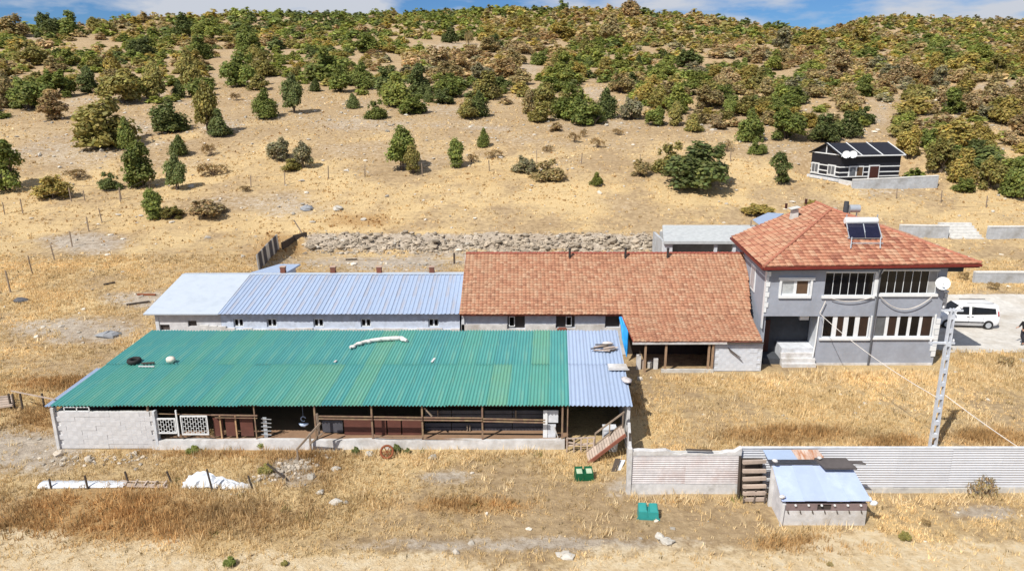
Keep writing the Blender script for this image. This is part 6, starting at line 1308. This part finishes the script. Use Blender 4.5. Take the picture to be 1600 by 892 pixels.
H(312, 98, 42, 37, 'bush', 'green', 'green bush at the edge of the clearing below the bright skyline bush')
for i, (px, py, w, h, c, lab) in enumerate(((1418, 256, 46, 52, 'yellow', 'yellowish bush closest to the black house roof end'), (1468, 278, 54, 62, 'olive', 'olive bush at the end of the concrete wall below the black house'), (1506, 292, 52, 52, 'yellow', 'yellow green bush second along the hedge edge from the concrete wall'), (1545, 302, 54, 56, 'olive', 'olive bush third along the hedge edge from the concrete wall'), (1586, 314, 60, 60, 'green', 'green bush at the end of the hedge edge where the picture stops'))):
    H(px, py, w, h, 'bush', c, lab, 'the hedge edge' if i == 2 else ('the roof end hedge' if i == 0 else None))
NICK = []
for (px, py, w, h, sty, colr, label, nick) in HAND:
    g = ground_at(px, py - 2)
    if not g: continue
    x, y, z = g; d = y * math.cos(PITCH) - (z - CAM_H) * math.sin(PITCH); W_ = w * d / FPX; H_ = h * d / FPX / math.cos(PITCH * .3)
    y2 = y + W_ * .25; plant(x * y2 / y, y2, h1(x * y2 / y, y2), W_, H_ * .98 + (0), sty, colr, label, seed=random.randrange(999))
    if nick: NICK.append((x, y, nick))
# scrub over the hillside: where the photograph shows it thick or thin
GRID_Y = [12, 40, 65, 90, 115, 140, 165, 190, 215, 240, 265, 290]
GRID = np.array([[1] * 16, [.75, .8, .9, .9, .95, .95, .95, .95, .95, .95, .95, .95, .95, .95, .95, .95], [.55, .35, .7, .7, .95, .95, .55, .5, .9, .95, .95, .95, .95, .95, .95, .9], [.6, .65, .75, .4, .85, .85, .7, .4, .6, .75, .6, .6, .8, .95, .9, .75], [.5, .4, .5, .25, .35, .5, .6, .7, .55, .7, .8, .75, .8, .95, .95, .75],
    [.3, .25, .4, .15, .08, .2, .25, .6, .5, .7, .8, .8, .85, .95, .8, .55], [.3, .05, .2, 0, 0, 0, .1, .25, .4, .5, .65, .7, .85, .95, .95, .95], [0, 0, 0, 0, 0, 0, 0, 0, .05, .2, .3, .6, .8, .95, .95, .95], [0, 0, 0, 0, 0, 0, 0, 0, 0, 0, 0, .15, .7, .95, .95, .95], [0, 0, 0, 0, 0, 0, 0, 0, 0, 0, 0, 0, 0, .7, .95, .95], [0] * 14 + [.3, .95], [0] * 15 + [.5]])
CLEAR = [(700, 72, 70, 9), (830, 108, 28, 14), (960, 92, 40, 6), (1120, 100, 60, 7), (1180, 108, 30, 6), (930, 145, 22, 18), (1560, 138, 48, 10), (1365, 180, 16, 26), (1000, 175, 30, 8), (360, 105, 22, 22), (95, 70, 0, 0), (160, 70, 50, 4), (110, 78, 40, 6), (560, 70, 6, 30), (1340, 240, 85, 34), (1400, 170, 14, 30), (1230, 118, 22, 10), (620, 112, 8, 40)]
def dens(px, py):
    gx = min(15, max(0, px / 100 - .5)); gy = np.interp(py, GRID_Y, range(12)); x0, y0 = int(gx), int(gy); x1, y1 = min(15, x0 + 1), min(11, y0 + 1); fx, fy = gx - x0, gy - y0
    v = (GRID[y0][x0] * (1 - fx) + GRID[y0][x1] * fx) * (1 - fy) + (GRID[y1][x0] * (1 - fx) + GRID[y1][x1] * fx) * fy
    for cx, cy, rx, ry in CLEAR:
        if rx and ((px - cx) / rx) ** 2 + ((py - cy) / ry) ** 2 < 1: return 0
    return v
pr = np.random.default_rng(11); spots = []; cell = {}
for x, y, w in placed: cell.setdefault((int(x // 6), int(y // 6)), []).append((x, y, w * .42))
n = 62000; Y_ = np.sqrt(pr.uniform(76 ** 2, 470 ** 2, n)); X_ = pr.uniform(-1.25, 1.25, n) * Y_; Z_ = hz(X_, Y_)
for x, y, z in zip(X_, Y_, Z_):
    px, py = project(x, y, z)
    if not -520 < px < 2120 or py > 318: continue
    if pr.uniform() > (.50 if px < 600 else .60 if px < 1100 else .85) * dens(px, py): continue
    s = float(np.exp(pr.normal(0, .26))); w = (2.6 + .0058 * y) * s * (1.0 if px > 1150 or y > 130 else .95); i, j = int(x // 6), int(y // 6)
    if any((x - a) ** 2 + (y - b) ** 2 < ((r_ + w * .40) * (.92)) ** 2 for di in (-1, 0, 1) for dj in (-1, 0, 1) for a, b, r_ in cell.get((i + di, j + dj), ())): continue
    cell.setdefault((i, j), []).append((x, y, w * .40)); spots.append((x, y, z, w, px, py))
spots.sort(key=lambda s: -s[3] / s[1])
def colour_at(x, y, px, py):
    v = float(fbm(np.array([x * .035]), np.array([y * .03]), 17)[0]) + pr.normal(0, .13) + (.10 if px > 1150 else 0) + (.05 if 600 < px < 1200 else -.03) - (.12 if px > 1420 and py > 230 else 0)
    for lim, c in ((-.20, 'dark'), (-.10, 'green'), (-.02, 'lime'), (.05, 'olive'), (.12, 'yellow'), (.20, 'brown'), (.27, 'tan')):
        if v < lim: return c
    return ('rust', 'grey', 'brown')[int(pr.integers(3))]
WORD = {'dark': 'dark green', 'green': 'green', 'lime': 'bright green', 'olive': 'olive', 'yellow': 'yellowish', 'brown': 'brown', 'tan': 'tan', 'rust': 'rust brown', 'grey': 'greyish'}
ref_terms = NICK; used = {}
budget = 300 - len(HAND); inside = [s for s in spots if -50 < s[4] < 1650]; indiv = inside[:budget]; rest = inside[budget:] + [s for s in spots if not -50 < s[4] < 1650]
for (x, y, z, w, px, py) in indiv:
    c = colour_at(x, y, px, py); h = w * pr.uniform(.52, .78); st_ = 'bush' if pr.uniform() < .8 else 'tall'
    if py < np.interp(px, SKY_PX, SKY_ROW) + 4 and 780 < px < 1250: c = 'dark'
    if st_ == 'tall': h = w * .95
    size = 'broad' if w > 4.8 else ('small' if w < 3.4 else 'medium'); shp = 'upright' if st_ == 'tall' else ('low' if h < w * .62 else 'rounded')
    near = sorted(NICK, key=lambda q: (q[0] - x) ** 2 + (q[1] - y) ** 2)[:9]; lab = None
    for q in near:
        dx, dy = x - q[0], y - q[1]; dist = math.hypot(dx, dy); far_ = 'close' if dist < 7 else ('well' if dist < 20 else 'far')
        dr = ('uphill of' if dy > 0 else 'downhill of') if abs(dy) > abs(dx) * .8 else 'level with'
        l_ = f'{size} {shp} {WORD[c]} bush {far_} {dr} {q[2]}'
        if l_ not in used: lab = l_; break
    lab = lab or l_; used[lab] = used.get(lab, 0) + 1
    plant(x, y, z, w * 1.12, h, st_, c, lab, 'scrub bushes of the hillside thicket', big=False, parts=True)
# the rest of the scrub reads as one mass
lods = [crown(330, 'bush', 900 + k, .06, 7) for k in range(3)]; lods2 = [crown(150, 'bush', 930 + k, .082, 6) for k in range(3)]; lods3 = [crown(84, 'bush', 960 + k, .10, 5) for k in range(3)]
VV, FF, TT = [], [], []; off = 0
for i, (x, y, z, w, px, py) in enumerate(rest):
    V, F, T = (lods3 if not -50 < px < 1650 else lods if y < 150 else lods2 if y < 250 else lods3)[i % 3]; h = w * pr.uniform(.42, .68); a = pr.uniform(0, 6.28); ca, sa = math.cos(a), math.sin(a); w2 = w * 1.14
    P = np.stack([(V[:, 0] * ca - V[:, 1] * sa) * w2 + x, (V[:, 0] * sa + V[:, 1] * ca) * w2 + y, V[:, 2] * h + z - .05], 1)
    VV.append(P); FF.append(F + off); TT.append(T * np.array(PAL["dark" if (py < np.interp(px, SKY_PX, SKY_ROW) + 1 and 780 < px < 1250) else colour_at(x, y, px, py)]) * pr.uniform(1.0, 1.4)); off += len(V)
me = np_mesh('scrub_thicket', np.concatenate(VV), np.concatenate(FF), fol_m, [('tint', np.concatenate(TT))]); tag(link('scrub_thicket', me), kind='stuff')
print('SCRUB: hand', len(HAND), 'individual', len(indiv), 'mass', len(rest), 'tris', sum(map(len, FF)))
# green weeds at the foot of the barn plinth and in the road
for (px, py, w, h, c, lab) in ((409, 700, 26, 16, 'lime', 'bright leafy weed at the plinth below the dark bay'), (303, 708, 26, 11, 'green', 'low green weed below the white lattice gates'), (556, 708, 16, 12, 'dark', 'small dark weed on the plinth before the brown pens'), (619, 706, 20, 14, 'dark', 'dark leafy weed on the plinth near the rusty wheel'), (637, 709, 12, 9, 'dark', 'tiny dark weed next to the leafy one by the rusty wheel'), (417, 738, 30, 14, 'olive', 'greyish green weed beside the dark leaning pole'), (360, 884, 24, 14, 'green', 'green tuft growing alone on the dirt track'), (1413, 842, 22, 14, 'olive', 'olive weed tuft past the low shed'), (335, 688, 30, 26, 'tan', 'tall dry weed before the brown barn doors'), (445, 882, 14, 8, 'olive', 'tiny olive tuft on the dirt track'), (1328, 562, 20, 26, 'tan', 'tall dry weed against the grey house wall'), (1296, 885, 12, 6, 'brown', 'tiny brown tuft on the sandy track'), (1540, 776, 56, 44, 'tan', 'tall wispy dry weed in front of the ribbed metal fence'), (1446, 822, 20, 16, 'rust', 'reddish dry weed past the low shed'), (1504, 437, 24, 18, 'rust', 'orange brown dry shrub by the lower concrete wall, the one behind the dish'), (1551, 452, 26, 16, 'rust', 'orange brown dry shrub below the lower concrete wall'), (1570, 572, 34, 24, 'tan', 'dry upright weeds at the edge of the concrete yard'), (1184, 334, 60, 16, 'yellow', 'yellowish weed strip on the slope behind the pale metal canopy'), (1268, 323, 26, 12, 'yellow', 'yellowish weed tuft just behind the red roof ridge')):
    x, y, z = ground_at(px, py); d = y * math.cos(PITCH) - (z - CAM_H) * math.sin(PITCH); W_, H_ = w * d / FPX, h * d / FPX
    if px == 1540: plant(x, y, z, W_, H_, 'wisp', c, lab); continue
    o = link('dry_weed' if c in ('tan', 'rust', 'brown') else 'leafy_weed', PROTO['wisp' if c in ('tan', 'rust') else 'bush', 1, 0]); o.location = (x, y, z); o.scale = (W_, W_, H_); o.color = (*Vector(PAL[c]), 1); tag(o, lab, 'weed')
